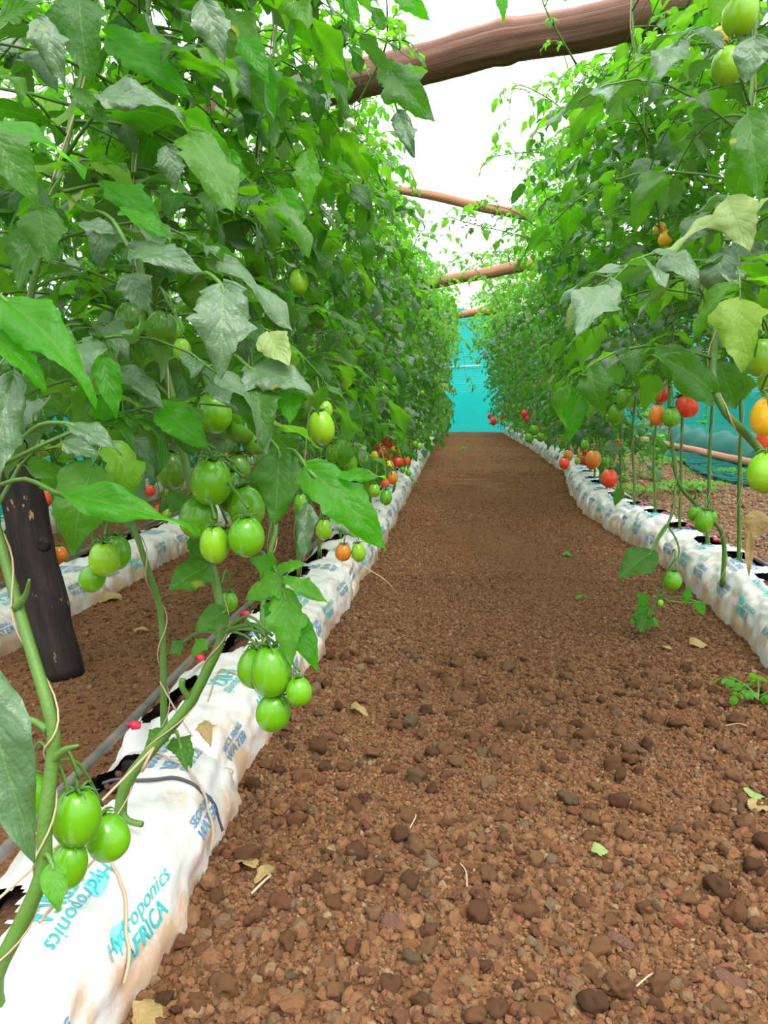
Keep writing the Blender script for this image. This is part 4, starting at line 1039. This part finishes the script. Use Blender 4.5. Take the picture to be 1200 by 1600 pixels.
# ------------------------------------------------------------------ timber
def log(name, a, b, r0, r1, mat, label, cat, knots=(), seed=0, n=28, seg=18):
    b_ = Buf(); A_, B_ = Vector(a), Vector(b); pts = []; rr = []
    for i in range(n + 1):
        t = i / n; p = A_.lerp(B_, t) + Vector((noise.noise(Vector((t * 4, seed, 0))), 0, noise.noise(Vector((t * 4, 0, seed + 4))))) * r0 * .35
        pts.append(p); r = r0 + (r1 - r0) * t; r *= 1 + .05 * noise.noise(Vector((t * 9, seed, 7)))
        for kt, kh in knots: r += kh * math.exp(-((t - kt) / .012) ** 2)
        rr.append(r)
    tube(b_, pts, rr, seg)
    V = b_.v[0]
    for i in range(len(V)):
        V[i] += np.array(noise.noise_vector(Vector(V[i]) * 14 + Vector((seed, 0, 0)))) * r0 * .05
    o = link(name, b_.mesh(name, mat)); tag(o, label, cat); return o
def centred(o):      # move the mesh so its origin sits at the first ring
    c = Vector(o.data.vertices[0].co); o.data.transform(Matrix.Translation(-c)); o.location = c
bm1 = log('roof_beam', P(330, 176, 3.45), P(1090, 2, 2.75), .074, .078, M_log, 'thick dark weathered log beam crossing above the path', 'beam', ((.335, .012), (.66, .012)), 3, 60)
bm2 = log('roof_pole', P(540, 280, 7.2), P(900, 352, 7.0), .034, .05, M_pole, 'thin pale brown pole crossing high over the path', 'pole', ((.11, .012),), 5)
bm3 = log('roof_pole', P(600, 455, 8.2), P(840, 412, 7.8), .055, .06, M_pole, 'reddish brown pole crossing above the path in front of the white end sheet', 'pole', (), 6)
bm4 = log('roof_pole', P(660, 500, 12.5), P(790, 482, 12.2), .06, .06, M_pole, 'small distant pole crossing in front of the teal end net', 'pole', (), 7)
for q in (bm1, bm2, bm3, bm4): centred(q)
post = log('support_post', P(97, 1062, 2.10), P(0, 640, 2.22), .062, .055, M_post, 'dark tarred wooden post leaning between the left rows', 'post', (), 9, 40)
centred(post)
kb = Buf(); 
for rr_, dz in ((.016, 0), (.010, .004)):
    pass
kc = P(66, 851, 2.06); tube(kb, [kc + FWD * .012, kc - FWD * .004, kc - FWD * .006], [.021, .017, .010], 12)
kn = link('knot', kb.mesh('knot', M_post), post); kn.location = -Vector(post.location)
# wires of the trellis overhead, strings hanging
for xf, dx, y0, lab in ((LX, 0, .3, 'overhead trellis wire above the left row of plants'), (RX, -.2, 1.0, 'overhead trellis wire above the right row of plants')):
    b_ = Buf(); tube(b_, [(xf(y) + dx, y, 2.42 + .01 * math.sin(y)) for y in np.arange(y0, END_Y, .5)], .0016, 4); tag(link('trellis_wire', b_.mesh('trellis_wire', M_cord)), lab, 'wire')

# ------------------------------------------------------------------ end wall and side nets
def sheet(name, pts_fn, nu, nv, mat, th=0):
    b_ = Buf(); v = [tuple(pts_fn(i / nu, j / nv)) for j in range(nv + 1) for i in range(nu + 1)]
    f = [(j * (nu + 1) + i, j * (nu + 1) + i + 1, (j + 1) * (nu + 1) + i + 1, (j + 1) * (nu + 1) + i) for j in range(nv) for i in range(nu)]
    b_.add(v, f, [(i / nu, j / nv) for j in range(nv + 1) for i in range(nu + 1)]); return b_.mesh(name, mat)
e = empty('wall_back', (.0, END_Y, 0)); tag(e, kind='structure')
link('net_sheet', sheet('net_sheet', lambda u, v: (-3.2 + 7.4 * u, .03 * math.sin(u * 40) + .02 * math.sin(v * 9), v * (2.95 - .75 * u)), 60, 20, M_net_end), e)
link('white_sheet', sheet('white_sheet', lambda u, v: (-3.2 + 7.4 * u, .05 + .03 * math.sin(u * 17), (2.95 - .75 * u) + v * .9), 40, 6, M_poly), e)
d = empty('door_1', (-.42, END_Y - .06, 0)); tag(d, kind='structure')
for nm, pts in (('door_frame', [(0, 0, 0), (-.05, 0, 1.38)]), ('door_frame', [(-.05, 0, 1.38), (.85, 0, 1.42)])):
    b_ = Buf(); tube(b_, pts, .022, 6); link(nm, b_.mesh(nm, M_white_frame), d)
e = empty('wall_right', (3.55, 0, 0)); tag(e, kind='structure')
def side_fn(u, v):
    y = 3 + 14.2 * u; return (.10 * math.sin(y * 1.6) * (1 - v) + .05 * math.sin(y * 5 + v * 4) + .25 * v, y, v * 2.75 + .02)
link('net_sheet', sheet('net_sheet', side_fn, 160, 30, M_net), e)
e = empty('wall_left', (-2.85, 0, 0)); tag(e, kind='structure')
link('net_sheet', sheet('net_sheet', lambda u, v: (.06 * math.sin(u * 40) * (1 - v), 1 + 16 * u, v * 1.25), 120, 20, M_net), e)
# loose net gathered along the ground on the right, and the pole holding it
def hem(u, v):
    y = 5 + 11 * u; a = v * PI; return (3.26 - .16 * math.cos(a) - .1, y, .02 + .30 * math.sin(a) * (1 + .25 * noise.noise(Vector((y * 2, v * 3, 0)))) + .03 * math.sin(y * 7 + v * 6))
tag(link('folded_net', sheet('folded_net', hem, 160, 14, M_net_dark)), 'dark green net gathered in folds along the foot of the right side net', 'net')
log('anchor_pole', (2.95, 6.0, .09), (2.9, 13, .09), .045, .05, M_pole, 'brown pole lying on the ground along the foot of the side net', 'pole', (), 12)
tag(link('loose_net', sheet('loose_net', lambda u, v: (2.88 - .5 * v - .1 * math.sin(u * 8), 6.6 + 4.2 * u, .035 + .05 * abs(noise.noise(Vector((u * 9, v * 3, 1)))) + .02 * (1 - v)), 70, 14, M_net)), 'teal net edge spilling flat over the gravel beside the brown pole', 'net')

# ------------------------------------------------------------------ twine and cords across the bags
def cordline(pts, r, mat, label, cat='twine'):
    b_ = Buf(); tube(b_, smoothpath(pts, 6), r, 6); o = link('black_twine' if mat is M_cord else 'tie_twine', b_.mesh('tie_twine', mat)); centred(o); return tag(o, label, cat)
def over_bag(y0, y1, th0=.55, th1=.03, n=12, seed=1, xo=None, lift=.004, bag=1):
    """points following the bag surface from the slot down to the gravel"""
    out = []
    cy_ = .57 + .75 * (bag) - .375
    for i in range(n):
        t = i / (n - 1); yy = y0 + (y1 - y0) * t; th = PI * (th0 + (th1 - th0) * t); s = (yy - cy_) / (BAG_L + .03) + .5
        p = bag_point(min(max(s, 0), 1), th, seed, lift); out.append(Vector((LX(yy) + p.x, yy, max(p.z, .004))))
    return out
cordline([P(62, 1440, .80)] + over_bag(.93, .80, .44, .08, seed=2, lift=.006), .0022, M_twine, 'beige twine pulled across the lowest bag from the thick corner stem')
cordline([P(240, 1168, 1.09), P(222, 1205, 1.09)] + over_bag(1.22, 1.10, .5, .05, seed=2, lift=.008), .0022, M_twine, 'beige twine tied to the diagonal stem and running over the bag side')
cordline(over_bag(1.13, 1.17, .60, .04, seed=2, lift=.004), .003, M_cord, 'thin black cord across the bag below the diagonal stem', 'cord')
cordline([P(325, 1095, 1.35)] + over_bag(1.62, 1.55, .5, .08, seed=3, bag=2), .0018, M_twine, 'beige twine over the bag beneath the trio of green tomatoes')
cordline([P(240, 1168, 1.09), P(180, 1230, 1.03), P(80, 1330, .95), P(-20, 1420, .9)], .0018, M_twine, 'taut beige twine running from the diagonal stem to the lower left corner')
cordline([P(250, 1065, 1.44), P(275, 1110, 1.42), P(300, 1150, 1.38)], .0015, M_twine, 'slack twine strand beside the thin upright stem')
cordline([P(538, 858, 2.5), P(560, 880, 2.45), P(600, 905, 2.42), P(622, 930, 2.5)], .0018, M_twine, 'twine strand beside the orange tomato')

# ------------------------------------------------------------------ weeds, litter on the path
def ground_at(x, y, z=.01):
    dv = P(x, y, 1) - CAM; t = (z - EYE) / dv.z; return CAM + dv * t
def weed(x, y, hgt, seed, label, size=.03, ferny=False, n=7, group='weeds by the side net'):
    g = ground_at(x, y); r = random.Random(seed); e = empty('weed', (g.x, g.y, gz(g.x, g.y)), label, 'weed', group); fb = Buf(); sb = Buf()
    if ferny:
        for k in range(n):
            a = k * 6.283 / n; compound(fb, sb, LOW, (0, 0, .01), (math.cos(a), math.sin(a), .9), hgt, r, size, 4, 1.3, mi=0, tn=3)
    else:
        path = smoothpath([Vector((0, 0, 0)), Vector((r.uniform(-.02, .02), 0, hgt * .5)), Vector((r.uniform(-.04, .04), r.uniform(-.04, .04), hgt))], 4); tube(sb, path, .003, 5)
        for k in range(n):
            o = path[int((k + 2) / (n + 2) * (len(path) - 1))]; a = k * 2.4; dd = Vector((math.cos(a), math.sin(a), .5)); put_leaflet(fb, MID[k % 4], o, dd, (0, 0, 1), size * r.uniform(.7, 1.3))
        for k in range(3): put_leaflet(fb, MID[k], path[-1], (math.cos(k * 2.1), math.sin(k * 2.1), .8), (0, 0, 1), size)
    link('stalk', sb.mesh('stalk', M_stem), e); link('leaves', fb.mesh('leaves', M_leaf_young), e)
for i, (x, y, hh, lab) in enumerate([(998, 745, .42, 'tall leafy weed growing behind the right bags, in front of the side net'), (975, 752, .30, 'leafy weed beside the tallest weed behind the right bags'), (1022, 750, .26, 'leafy weed to the other side of the tallest weed'),
                                     (1100, 702, .5, 'slim weed standing by the brown ground pole'), (955, 765, .2, 'low leafy weed close behind the red-orange tomato')]):
    weed(x, y, hh * 1.5, i, lab, .13, n=16)
for i, (x, y, lab) in enumerate([(1000, 775, 'ferny low weed nearest to the right bags'), (1090, 768, 'ferny weed on pale gravel under the leaning stem'), (1150, 745, 'ferny weed on pale gravel near the right frame edge'), (1040, 725, 'small ferny weed between pole and leaning stem'), (1070, 770, 'blue-green ferny weed flat on the gravel')]):
    weed(x, y, .24, 20 + i, lab, .045, True, 9)
weed(815, 668, .25, 40, 'bright weed at the far end where the right bags start', .05, False, 9, 'weeds along the path')
weed(752, 672, .15, 41, 'low bright weed at the foot of the end net', .05, True, 6, 'weeds along the path')
weed(650, 765, .10, 42, 'small seedling against the left bags beyond the red tomatoes', .03, False, 6, 'weeds along the path')
weed(345, 1090, .07, 43, 'tiny pale seedling on the soil slot beneath the green trio', .012, True, 6, 'weeds along the path')
weed(1185, 1092, .10, 44, 'light green wilting seedling at the right frame edge', .03, True, 5, 'weeds along the path')
def litter(x, y, kind, L, ang, label, seed, name='fallen_leaf', cat='leaf', curl=1.4, wid=1.0):
    g = ground_at(x, y, .014); b_ = Buf(); put_leaflet(b_, leaflet(12, 6, 500 + seed, .4, curl, .3, .34), (0, 0, .012), (math.cos(ang), math.sin(ang), .15), (0, 0, 1), L, .3, wid)
    o = link(name, b_.mesh(name, KINDS[kind])); o.location = (g.x, g.y, gz(g.x, g.y)); return tag(o, label, cat)
litter(925, 1330, 'p', .035, .2, 'small pale green leaf lying on the gravel', 1)
litter(880, 866, 'y', .06, .1, 'light green wilted leaf on the path beside the trailing branch', 2)
litter(900, 935, 'y', .07, .5, 'thin green leaf scrap on the path', 3, wid=.3)
litter(1178, 1250, 'p', .05, 1.2, 'pale leaf on the gravel near the right frame edge', 4)
litter(1170, 1262, 'd', .05, 0, 'brown dry leaf under the pale leaf at the right frame edge', 5)
litter(1080, 1005, 'd', .07, .3, 'orange brown dry leaf on the path below the stained bag', 6)
litter(1050, 1012, 'd', .07, 2.4, 'straw-coloured dry leaf scrap on the path below the stained bag', 7, wid=.4)
litter(400, 1375, 'd', .07, 1.2, 'straw-coloured dry leaf beside the left bag', 8, wid=.4)
litter(400, 1350, 'd', .05, 2.9, 'crumpled dry leaf beside the left bag', 9)
litter(215, 1592, 'd', .06, 1.2, 'tan dry leaf tucked against the lowest bag', 10)
litter(550, 1105, 'd', .07, -.8, 'curled dry leaf by the green trio of tomatoes', 11, wid=.5)
litter(720, 700, 'y', .15, .1, 'wilted green leaf far along the path', 12)
litter(150, 935, 'd', .12, .4, 'crumpled dark dry leaf at the second row of bags', 13)
litter(210, 985, 'd', .06, .6, 'pale dry leaf scrap between the two left rows', 14, wid=.5)
def stick(x, y, L, ang, label, r=.0012):
    g = ground_at(x, y, .016); b_ = Buf(); tube(b_, smoothpath([(-L / 2 * math.cos(ang), -L / 2 * math.sin(ang), 0), (.004, .003, .004), (L / 2 * math.cos(ang), L / 2 * math.sin(ang), 0)], 4), r, 5)
    o = link('dry_stalk', b_.mesh('dry_stalk', M_twine)); o.location = (g.x, g.y, gz(g.x, g.y) + .014); tag(o, label, 'stalk')
stick(645, 1280, .045, 1.4, 'short straw stalk on the path above the longer one')
stick(724, 1365, .06, 1.75, 'straw stalk on the path in front of the wood chip')
stick(1150, 1135, .05, .1, 'thin straw stalk near the right frame edge')
stick(1010, 1530, .04, .7, 'straw stalk on the gravel at the lower right')
stick(408, 1380, .05, 1.2, 'straw stalk beside the left bag', .002)
def chunk(x, y, sx, sy, sz, ang, label):
    g = ground_at(x, y, .012); b_ = Buf(); v, f = ico(3); v = v.copy()
    for i in range(len(v)):
        p = np.sign(v[i]) * np.abs(v[i]) ** .6; v[i] = p * (1 + .12 * noise.noise(Vector(v[i]) * 2.3 + Vector((x, 0, 0)))) * np.array((sx, sy, sz))
    b_.add(v, f.tolist(), v[:, :2] * 30); o = link('wood_chip', b_.mesh('wood_chip', M_bark, False)); o.location = (g.x, g.y, gz(g.x, g.y) + sz * .9); o.rotation_euler = (.15, .1, ang); tag(o, label, 'wood chip')
chunk(617, 1433, .019, .016, .005, .5, 'flat dark brown wood chip on the path')
chunk(995, 1165, .010, .022, .005, .1, 'upright reddish wood splinter on the right part of the path')
chunk(1140, 1525, .012, .02, .006, .9, 'wood splinter in the lower right gravel')
chunk(970, 1465, .018, .009, .005, -.6, 'small wood splinter in the gravel below the pale leaf')
